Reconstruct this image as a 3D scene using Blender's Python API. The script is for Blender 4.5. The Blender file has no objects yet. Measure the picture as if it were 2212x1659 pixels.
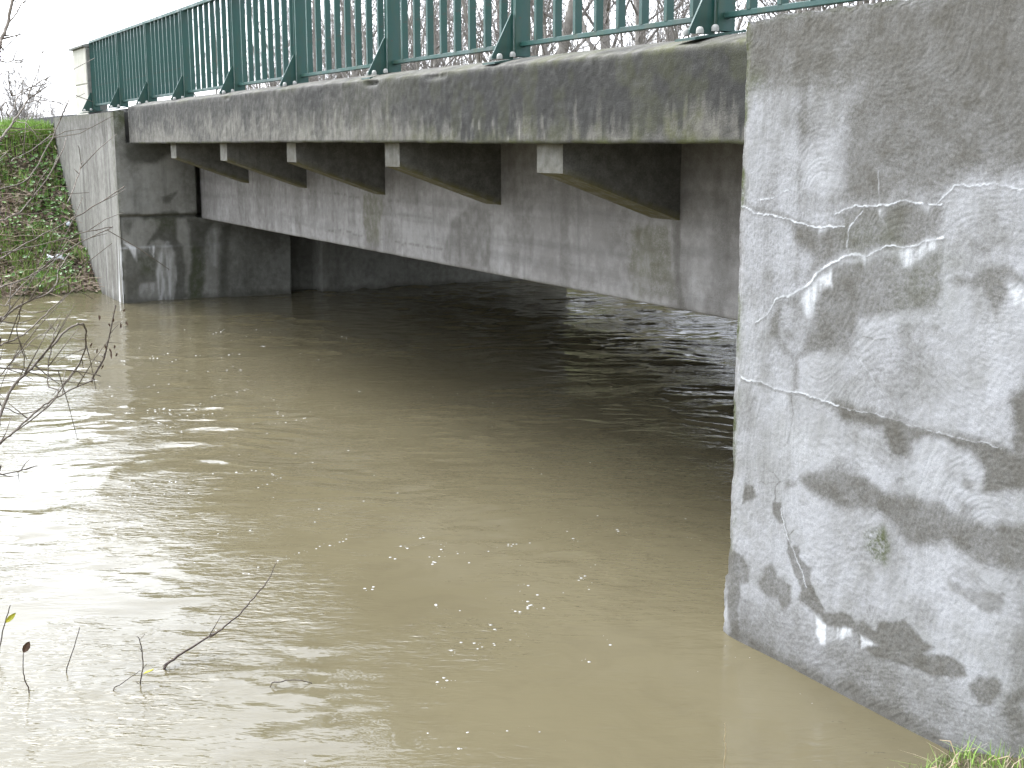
import bpy, math, random
import numpy as np
from mathutils import Vector, Matrix

# ---------------------------------------------------------------- camera, sky, sun, exposure
sc = bpy.context.scene
R = math.radians
cam_data = bpy.data.cameras.new("camera")
cam = bpy.data.objects.new("camera", cam_data)
sc.collection.objects.link(cam)
cam.location = (0.0, 0.0, 2.2)
cam.rotation_euler = (R(90 - 10.891), 0.0, R(60.462))
cam_data.sensor_width = 36.0
cam_data.lens = 36.0 * 2700.0 / 2212.0
cam_data.clip_start = 0.05
cam_data.clip_end = 3000.0
sc.camera = cam

SUN_EL, SUN_AZ = 56.0, 258.0            # degrees; azimuth of the sun measured from +Y towards +X
world = bpy.data.worlds.new("World")
sc.world = world
world.use_nodes = True
wn = world.node_tree
for n in list(wn.nodes):
    wn.nodes.remove(n)
w_out = wn.nodes.new("ShaderNodeOutputWorld")
w_bg = wn.nodes.new("ShaderNodeBackground")
w_sky = wn.nodes.new("ShaderNodeTexSky")
w_sky.sky_type = 'NISHITA'
w_sky.sun_disc = False
w_sky.sun_elevation = R(SUN_EL)
w_sky.sun_rotation = R(SUN_AZ)
w_sky.air_density = 1.5
w_sky.dust_density = 2.2
w_sky.ozone_density = 1.0
w_hsv = wn.nodes.new("ShaderNodeHueSaturation")      # cloud cover: grey-white light
w_hsv.inputs['Saturation'].default_value = 0.10
wn.links.new(w_sky.outputs[0], w_hsv.inputs['Color'])
w_tint = wn.nodes.new("ShaderNodeMix"); w_tint.data_type = 'RGBA'; w_tint.blend_type = 'MULTIPLY'
w_tint.inputs[0].default_value = 1.0; w_tint.inputs[7].default_value = (0.94, 0.985, 1.075, 1.0)
wn.links.new(w_hsv.outputs[0], w_tint.inputs[6])
wn.links.new(w_tint.outputs[2], w_bg.inputs['Color'])
w_bg.inputs['Strength'].default_value = 0.15
wn.links.new(w_bg.outputs[0], w_out.inputs['Surface'])

sun_data = bpy.data.lights.new("sun", 'SUN')
sun_data.energy = 1.5
sun_data.angle = R(50.0)
sun_data.color = (1.0, 0.985, 0.965)
sun = bpy.data.objects.new("sun", sun_data)
sc.collection.objects.link(sun)
_sd = Vector((math.sin(R(SUN_AZ)) * math.cos(R(SUN_EL)), math.cos(R(SUN_AZ)) * math.cos(R(SUN_EL)), math.sin(R(SUN_EL))))
sun.rotation_euler = (-_sd).to_track_quat('-Z', 'Y').to_euler()

sc.view_settings.view_transform = 'Standard'
sc.view_settings.look = 'None'
sc.view_settings.exposure = 2.1
sc.view_settings.gamma = 1.0
sc.view_settings.use_curve_mapping = False
sc.render.engine = 'CYCLES'
sc.cycles.use_denoising = True
sc.cycles.use_adaptive_sampling = True
sc.cycles.adaptive_threshold = 0.02
sc.cycles.max_bounces = 5
sc.cycles.diffuse_bounces = 3
sc.cycles.glossy_bounces = 3

# ---------------------------------------------------------------- helpers
COL = sc.collection
rs = np.random.RandomState(11)
_TAB = [np.random.RandomState(100 + i).rand(256, 256) for i in range(24)]

def vn(x, y, seed=0):
    """smooth value noise, 0..1"""
    T = _TAB[seed % 24]
    xi = np.floor(x).astype(np.int64); yi = np.floor(y).astype(np.int64)
    fx = x - xi; fy = y - yi
    fx = fx * fx * fx * (fx * (fx * 6 - 15) + 10); fy = fy * fy * fy * (fy * (fy * 6 - 15) + 10)
    a = T[xi & 255, yi & 255]; b = T[(xi + 1) & 255, yi & 255]
    c = T[xi & 255, (yi + 1) & 255]; d = T[(xi + 1) & 255, (yi + 1) & 255]
    return (a * (1 - fx) + b * fx) * (1 - fy) + (c * (1 - fx) + d * fx) * fy

def fbm(x, y, oct=4, seed=0, gain=0.5):
    s = 0.0; a = 1.0; t = 0.0
    for i in range(oct):
        s = s + a * vn(x * 2 ** i + 17.3 * i, y * 2 ** i + 9.1 * i, seed + i); t += a; a *= gain
    return s / t

def sstep(a, b, x):
    t = np.clip((x - a) / (b - a), 0, 1)
    return t * t * (3 - 2 * t)

def seg_dist(X, Z, pts, closed):
    P = np.array(pts, float)
    n = len(P)
    best = np.full(X.shape, 1e9)
    inside = np.zeros(X.shape, bool)
    for i in range(n if closed else n - 1):
        ax, az = P[i]; bx, bz = P[(i + 1) % n]
        dx, dz = bx - ax, bz - az
        L = dx * dx + dz * dz + 1e-12
        t = np.clip(((X - ax) * dx + (Z - az) * dz) / L, 0, 1)
        best = np.minimum(best, (X - ax - t * dx) ** 2 + (Z - az - t * dz) ** 2)
        if closed:
            cr = ((az > Z) != (bz > Z))
            xs = ax + (Z - az) / (dz if abs(dz) > 1e-9 else 1e-9) * dx
            inside ^= cr & (X < xs)
    return np.sqrt(best), inside

def add_polys(M, X, Z, polys, sharp=1.0):
    for st, soft, pts in polys:
        P = np.array(pts); m = soft * 2 + 0.03
        sel = (X > P[:, 0].min() - m) & (X < P[:, 0].max() + m) & (Z > P[:, 1].min() - m) & (Z < P[:, 1].max() + m)
        if not sel.any():
            continue
        d, ins = seg_dist(X[sel], Z[sel], pts, True)
        sd = np.where(ins, d, -d)
        k = sstep(-soft * sharp, soft * sharp, sd)
        if st > 0:
            M[sel] = 1 - (1 - M[sel]) * (1 - st * k)
        else:
            M[sel] = M[sel] * (1 + st * k)
    return M

def add_lines(M, X, Z, lines):
    for st, wd, pts in lines:
        P = np.array(pts); m = wd * 3
        sel = (X > P[:, 0].min() - m) & (X < P[:, 0].max() + m) & (Z > P[:, 1].min() - m) & (Z < P[:, 1].max() + m)
        if not sel.any():
            continue
        d, _ = seg_dist(X[sel], Z[sel], pts, False)
        wv = np.maximum(0.0034, wd * (0.3 + 0.7 * vn(X[sel] * 14, Z[sel] * 14, 7)))
        k = 1 - sstep(wv * 0.3, wv * 1.1, d)
        M[sel] = np.maximum(M[sel], st * k)
    return M

def link(name, me, mat=None, parent=None):
    o = bpy.data.objects.new(name, me)
    COL.objects.link(o)
    if mat is not None:
        me.materials.append(mat)
    if parent is not None:
        o.parent = parent
    return o

def tag(o, label=None, cat=None, group=None, kind=None):
    if label: o["label"] = label
    if cat: o["category"] = cat
    if group: o["group"] = group
    if kind: o["kind"] = kind
    return o

def empty(name, loc=(0, 0, 0)):
    o = bpy.data.objects.new(name, None)
    COL.objects.link(o)
    o.location = loc
    return o

def mesh_np(name, V, F, smooth=False, mask=None):
    """V (n,3), F (m,4) or (m,3) int"""
    V = np.asarray(V, np.float32); F = np.asarray(F, np.int32)
    me = bpy.data.meshes.new(name)
    me.vertices.add(len(V)); me.vertices.foreach_set("co", V.ravel())
    k = F.shape[1]
    me.loops.add(F.size); me.loops.foreach_set("vertex_index", F.ravel())
    me.polygons.add(len(F))
    me.polygons.foreach_set("loop_start", np.arange(0, F.size, k, dtype=np.int32))
    me.polygons.foreach_set("loop_total", np.full(len(F), k, np.int32))
    if smooth:
        me.polygons.foreach_set("use_smooth", np.ones(len(F), bool))
    if mask is not None:
        at = me.color_attributes.new("mask", 'FLOAT_COLOR', 'POINT')
        at.data.foreach_set("color", np.asarray(mask, np.float32).ravel())
    me.update(calc_edges=True)
    me.validate()
    return me

def grid_faces(nu, nv, flip=False):
    i, j = np.meshgrid(np.arange(nu - 1), np.arange(nv - 1), indexing='ij')
    a = (i * nv + j).ravel(); b = ((i + 1) * nv + j).ravel(); c = b + 1; d = a + 1
    return np.stack([a, d, c, b] if flip else [a, b, c, d], 1)

class MB:
    """collects boxes, tubes and loose polygons for one mesh"""
    def __init__(s): s.v = []; s.f = []
    def add(s, vs, fs):
        b = len(s.v); s.v += [tuple(map(float, q)) for q in vs]; s.f += [tuple(i + b for i in q) for q in fs]
    def box(s, x0, x1, y0, y1, z0, z1):
        s.add([(x0, y0, z0), (x1, y0, z0), (x1, y1, z0), (x0, y1, z0), (x0, y0, z1), (x1, y0, z1), (x1, y1, z1), (x0, y1, z1)],
              [(3, 2, 1, 0), (4, 5, 6, 7), (0, 1, 5, 4), (1, 2, 6, 5), (2, 3, 7, 6), (3, 0, 4, 7)])
    def prism(s, poly, axis, a, b):
        """poly in the two other axes, extruded from a to b along axis"""
        n = len(poly); vs = []
        for t in (a, b):
            for p in poly:
                q = list(p); q.insert(axis, t); vs.append(q)
        fs = [tuple(range(n - 1, -1, -1)), tuple(range(n, 2 * n))]
        fs += [(i, (i + 1) % n, n + (i + 1) % n, n + i) for i in range(n)]
        s.add(vs, fs)
    def tube(s, pts, radii, sides=6, cap=True):
        P = [Vector(p) for p in pts]; n = len(P)
        ref = Vector((0.31, 0.52, 0.79)); rings = []
        for i in range(n):
            t = (P[min(i + 1, n - 1)] - P[max(i - 1, 0)])
            t = t.normalized() if t.length > 1e-9 else Vector((0, 0, 1))
            u = t.cross(ref); u = u.normalized() if u.length > 1e-6 else t.orthogonal().normalized()
            w = t.cross(u)
            rings.append([P[i] + (u * math.cos(2 * math.pi * k / sides) + w * math.sin(2 * math.pi * k / sides)) * radii[i] for k in range(sides)])
        vs = [q for r in rings for q in r]
        fs = [(i * sides + k, i * sides + (k + 1) % sides, (i + 1) * sides + (k + 1) % sides, (i + 1) * sides + k) for i in range(n - 1) for k in range(sides)]
        if cap:
            fs += [tuple(range(sides - 1, -1, -1)), tuple((n - 1) * sides + k for k in range(sides))]
        s.add(vs, fs)
    def mesh(s, name, smooth=False):
        me = bpy.data.meshes.new(name)
        me.from_pydata(s.v, [], s.f)
        if smooth:
            me.polygons.foreach_set("use_smooth", [True] * len(me.polygons))
        me.update()
        return me
    def build(s, name, mat, parent=None, smooth=False, bevel=0.0):
        o = link(name, s.mesh(name, smooth), mat, parent)
        if bevel:
            m = o.modifiers.new("bevel", 'BEVEL'); m.width = bevel; m.segments = 2; m.limit_method = 'ANGLE'
        return o

def spline(pts, rad0, rad1, sub=4, wob=0.0, rng=random):
    """Catmull-Rom through pts, tapering radii, a little wobble"""
    P = [Vector(p) for p in pts]; Q = []
    for i in range(len(P) - 1):
        a = P[max(i - 1, 0)]; b = P[i]; c = P[i + 1]; d = P[min(i + 2, len(P) - 1)]
        for k in range(sub):
            t = k / sub
            q = 0.5 * ((2 * b) + (c - a) * t + (2 * a - 5 * b + 4 * c - d) * t * t + (3 * b - a - 3 * c + d) * t ** 3)
            if wob and (i or k):
                q = q + Vector((rng.uniform(-1, 1), rng.uniform(-1, 1), rng.uniform(-1, 1))) * wob
            Q.append(q)
    Q.append(P[-1])
    n = len(Q)
    return Q, [rad0 + (rad1 - rad0) * i / (n - 1) for i in range(n)]

# ---------------------------------------------------------------- materials
class NT:
    def __init__(s, name):
        s.m = bpy.data.materials.new(name); s.m.use_nodes = True
        s.t = s.m.node_tree; s.t.nodes.clear()
        s.out = s.t.nodes.new("ShaderNodeOutputMaterial")
        s.b = s.t.nodes.new("ShaderNodeBsdfPrincipled")
        s.t.links.new(s.b.outputs[0], s.out.inputs[0])
        tc = s.t.nodes.new("ShaderNodeTexCoord"); s.co = tc.outputs['Object']
    def L(s, a, b): s.t.links.new(a, b)
    def val(s, sock, v):
        if isinstance(v, (int, float)): sock.default_value = v
        elif isinstance(v, (tuple, list)): sock.default_value = (*v, 1.0) if len(v) == 3 and sock.type == 'RGBA' else v
        else: s.L(v, sock)
    def map(s, scale, rot=(0, 0, 0)):
        n = s.t.nodes.new("ShaderNodeMapping"); n.inputs['Scale'].default_value = scale; n.inputs['Rotation'].default_value = rot
        s.L(s.co, n.inputs[0]); return n.outputs[0]
    def noise(s, scale, detail=4, rough=0.55, vec=None, dist=0.0):
        n = s.t.nodes.new("ShaderNodeTexNoise"); n.inputs['Scale'].default_value = scale; n.inputs['Detail'].default_value = detail
        n.inputs['Roughness'].default_value = rough; n.inputs['Distortion'].default_value = dist
        s.L(vec or s.co, n.inputs['Vector']); return n.outputs[0]
    def vor(s, scale, vec=None, feature='F1'):
        n = s.t.nodes.new("ShaderNodeTexVoronoi"); n.feature = feature; n.inputs['Scale'].default_value = scale
        s.L(vec or s.co, n.inputs['Vector']); return n.outputs['Distance']
    def math(s, op, a, b=0.0, clamp=False):
        n = s.t.nodes.new("ShaderNodeMath"); n.operation = op; n.use_clamp = clamp
        s.val(n.inputs[0], a); s.val(n.inputs[1], b); return n.outputs[0]
    def rng(s, v, a, b, c=0.0, d=1.0, smooth=True):
        n = s.t.nodes.new("ShaderNodeMapRange"); n.interpolation_type = 'SMOOTHSTEP' if smooth else 'LINEAR'
        s.val(n.inputs[0], v); n.inputs[1].default_value = a; n.inputs[2].default_value = b; n.inputs[3].default_value = c; n.inputs[4].default_value = d
        return n.outputs[0]
    def mix(s, f, a, b, mode='MIX'):
        n = s.t.nodes.new("ShaderNodeMix"); n.data_type = 'RGBA'; n.blend_type = mode
        s.val(n.inputs[0], f); s.val(n.inputs[6], a); s.val(n.inputs[7], b); return n.outputs[2]
    def bump(s, h, strength=0.3, dist=0.01, prev=None):
        n = s.t.nodes.new("ShaderNodeBump"); n.inputs['Strength'].default_value = strength; n.inputs['Distance'].default_value = dist
        s.L(h, n.inputs['Height'])
        if prev is not None: s.L(prev, n.inputs['Normal'])
        return n.outputs[0]
    def attr(s, name="mask"):
        n = s.t.nodes.new("ShaderNodeAttribute"); n.attribute_name = name
        q = s.t.nodes.new("ShaderNodeSeparateColor"); s.L(n.outputs['Color'], q.inputs[0])
        return q.outputs[0], q.outputs[1], q.outputs[2]
    def done(s, col, rough=0.8, normal=None, spec=0.4, ior=None):
        s.val(s.b.inputs['Base Color'], col); s.val(s.b.inputs['Roughness'], rough)
        s.b.inputs['Specular IOR Level'].default_value = spec
        if normal is not None: s.L(normal, s.b.inputs['Normal'])
        return s.m

def concrete(name, light, mid, stain, moss=(0.075, 0.085, 0.03), white=(0.66, 0.66, 0.65), streak=0.35, grain=0.5, bump=0.35, boards=0.0, use_mask=True, speck=0.35):
    k = NT(name)
    n1 = k.noise(1.3, 4, 0.6); n2 = k.noise(11, 5, 0.65); n3 = k.noise(95, 3, 0.7); n4 = k.noise(330, 1, 0.6)
    st = k.noise(1.0, 4, 0.6, k.map((9, 9, 0.7)))
    f = k.math('ADD', k.math('MULTIPLY', n1, 0.6), k.math('MULTIPLY', n2, 0.4))
    col = k.mix(k.rng(f, 0.38, 0.62), light, mid)
    dk = tuple(c * 0.55 for c in mid)
    col = k.mix(k.math('MULTIPLY', k.rng(st, 0.5, 0.72), streak), col, dk)
    if boards:
        bd = k.noise(1.0, 3, 0.5, k.map((0.35, 0.35, 9)))
        col = k.mix(k.math('MULTIPLY', k.rng(bd, 0.45, 0.75), boards), col, dk)
    if use_mask:
        r, g, b = k.attr()
        edge = k.math('MULTIPLY', k.math('MULTIPLY', r, k.math('SUBTRACT', 1.0, r)), 4.0)
        gran = k.math('ADD', k.math('MULTIPLY', k.math('SUBTRACT', n3, 0.5), 1.5 * grain), k.math('MULTIPLY', k.math('SUBTRACT', n2, 0.5), 0.4))
        fr = k.math('ADD', k.math('MULTIPLY', r, k.math('ADD', 0.85, k.math('MULTIPLY', n2, 0.28))), k.math('MULTIPLY', edge, gran), clamp=True)
        col = k.mix(fr, col, stain)
        fg = k.math('MULTIPLY', g, k.rng(k.math('ADD', k.math('MULTIPLY', n2, 0.6), k.math('MULTIPLY', n3, 0.4)), 0.3, 0.6), clamp=True)
        col = k.mix(fg, col, moss)
        fw = k.math('MULTIPLY', k.math('POWER', b, 1.5), k.rng(k.math('ADD', k.math('MULTIPLY', b, 0.5), n3), 0.42, 0.75), clamp=True)
        col = k.mix(fw, col, white)
    col = k.mix(k.math('MULTIPLY', k.rng(n3, 0.56, 0.78), speck), col, tuple(c * 0.4 for c in mid))
    pores = k.rng(k.vor(46), 0.0, 0.13, 1.0, 0.0)
    pores = k.math('MULTIPLY', pores, k.rng(n2, 0.5, 0.68))
    col = k.mix(k.math('MULTIPLY', pores, 0.55), col, tuple(c * 0.25 for c in mid))
    col = k.mix(0.75, col, k.mix(k.rng(n4, 0.25, 0.75), (0.82, 0.82, 0.82), (1.2, 1.2, 1.2)), 'MULTIPLY')
    col = k.mix(k.math('MULTIPLY', k.rng(n4, 0.6, 0.8), 0.10), col, (0.5, 0.5, 0.47))
    h = k.math('ADD', k.math('MULTIPLY', n2, 0.6), k.math('ADD', k.math('MULTIPLY', n3, 0.5), k.math('MULTIPLY', pores, -0.5)))
    rough = k.rng(n2, 0.3, 0.7, 0.72, 0.95)
    return k.done(col, rough, k.bump(h, bump, 0.008), spec=0.25)

def plain(name, a, b=None, scale=20, rough=0.6, spec=0.4, bump=0.1, metal=0.0):
    k = NT(name); n = k.noise(scale, 6, 0.6)
    m = k.done(k.mix(k.rng(n, 0.3, 0.7), a, b or a), rough, k.bump(n, bump, 0.005), spec=spec)
    k.b.inputs['Metallic'].default_value = metal
    return m

def steel_green(name):
    k = NT(name)
    n = k.noise(7, 6, 0.65); n2 = k.noise(60, 5, 0.65)
    col = k.mix(k.rng(n, 0.35, 0.7), (0.010, 0.056, 0.047), (0.016, 0.072, 0.056))
    alg = k.noise(1.0, 5, 0.6, k.map((14, 14, 2.2)))
    col = k.mix(k.math('MULTIPLY', k.rng(alg, 0.48, 0.75), 0.6), col, (0.045, 0.062, 0.026))
    col = k.mix(k.math('MULTIPLY', k.rng(n2, 0.62, 0.8), 0.4), col, (0.06, 0.075, 0.06))
    ru = k.noise(23, 5, 0.75)
    col = k.mix(k.math('MULTIPLY', k.rng(ru, 0.62, 0.70), 0.7), col, (0.07, 0.032, 0.015))
    gr = k.noise(2.3, 4, 0.6)
    col = k.mix(k.math('MULTIPLY', k.rng(gr, 0.45, 0.7), 0.45), col, (0.02, 0.03, 0.025))
    return k.done(col, k.rng(n, 0.3, 0.7, 0.4, 0.65), k.bump(n2, 0.08, 0.004), spec=0.5)

M_RENDER = concrete("wall_render_mat", (0.325, 0.328, 0.336), (0.245, 0.245, 0.238), (0.078, 0.072, 0.058), moss=(0.045, 0.055, 0.010), white=(0.55, 0.56, 0.57), streak=0.15, grain=0.6, bump=0.4, speck=0.22)
M_BEAM = concrete("beam_concrete_mat", (0.165, 0.157, 0.134), (0.108, 0.102, 0.087), (0.029, 0.0285, 0.0255), moss=(0.075, 0.08, 0.03), white=(0.36, 0.345, 0.29), streak=0.5, grain=0.8, bump=0.7, speck=0.6)
M_GIRDER = concrete("girder_concrete_mat", (0.275, 0.265, 0.252), (0.19, 0.18, 0.168), (0.09, 0.083, 0.072), moss=(0.085, 0.083, 0.035), streak=0.45, boards=0.45, bump=0.4)
M_ABUT = concrete("abutment_concrete_mat", (0.245, 0.242, 0.218), (0.175, 0.17, 0.148), (0.058, 0.057, 0.045), moss=(0.04, 0.052, 0.014), streak=0.45, bump=0.5)
M_WING = concrete("wing_concrete_mat", (0.265, 0.258, 0.23), (0.19, 0.182, 0.16), (0.07, 0.065, 0.054), streak=0.7, bump=0.5)
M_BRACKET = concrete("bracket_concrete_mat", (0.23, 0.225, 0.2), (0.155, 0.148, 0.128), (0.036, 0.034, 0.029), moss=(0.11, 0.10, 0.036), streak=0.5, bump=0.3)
M_HIDDEN = concrete("shade_dark_concrete_mat", (0.10, 0.098, 0.09), (0.065, 0.063, 0.057), (0.05, 0.05, 0.045), use_mask=False)  # toned darker, the shade under the deck is put into its colour
M_STEEL = steel_green("green_paint_mat")
M_CAP = plain("bolt_cap_mat", (0.38, 0.38, 0.35), (0.26, 0.26, 0.24), 60, 0.5)
M_PLASTER = plain("cream_plaster_mat", (0.5, 0.485, 0.42), (0.43, 0.415, 0.35), 6, 0.8, 0.2, 0.2)
M_COPING = plain("coping_mat", (0.22, 0.22, 0.2), (0.15, 0.15, 0.135), 14, 0.85, 0.2, 0.3)
M_ASPHALT = plain("asphalt_mat", (0.05, 0.05, 0.05), (0.065, 0.065, 0.063), 80, 0.9, 0.2, 0.4)
M_TWIG = plain("twig_bark_mat", (0.05, 0.036, 0.03), (0.085, 0.065, 0.052), 40, 0.7, 0.3, 0.3)
M_SHRUB = plain("shrub_bark_mat", (0.07, 0.055, 0.042), (0.11, 0.09, 0.065), 30, 0.7, 0.3, 0.3)
M_BARK = plain("tree_bark_mat", (0.18, 0.165, 0.145), (0.28, 0.262, 0.235), 5, 0.85, 0.2, 0.5)
M_CROWN = plain("branch_bark_mat", (0.16, 0.147, 0.135), (0.24, 0.222, 0.205), 4, 0.85, 0.2, 0.3)
M_LEAFY = plain("yellow_leaf_mat", (0.55, 0.5, 0.06), (0.42, 0.42, 0.05), 30, 0.6)
M_LEAFD = plain("dry_leaf_mat", (0.075, 0.04, 0.028), (0.13, 0.08, 0.05), 30, 0.7)
M_FOAM = plain("foam_mat", (0.33, 0.33, 0.315), (0.22, 0.215, 0.2), 40, 0.25, 0.5, 0.0)
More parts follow.
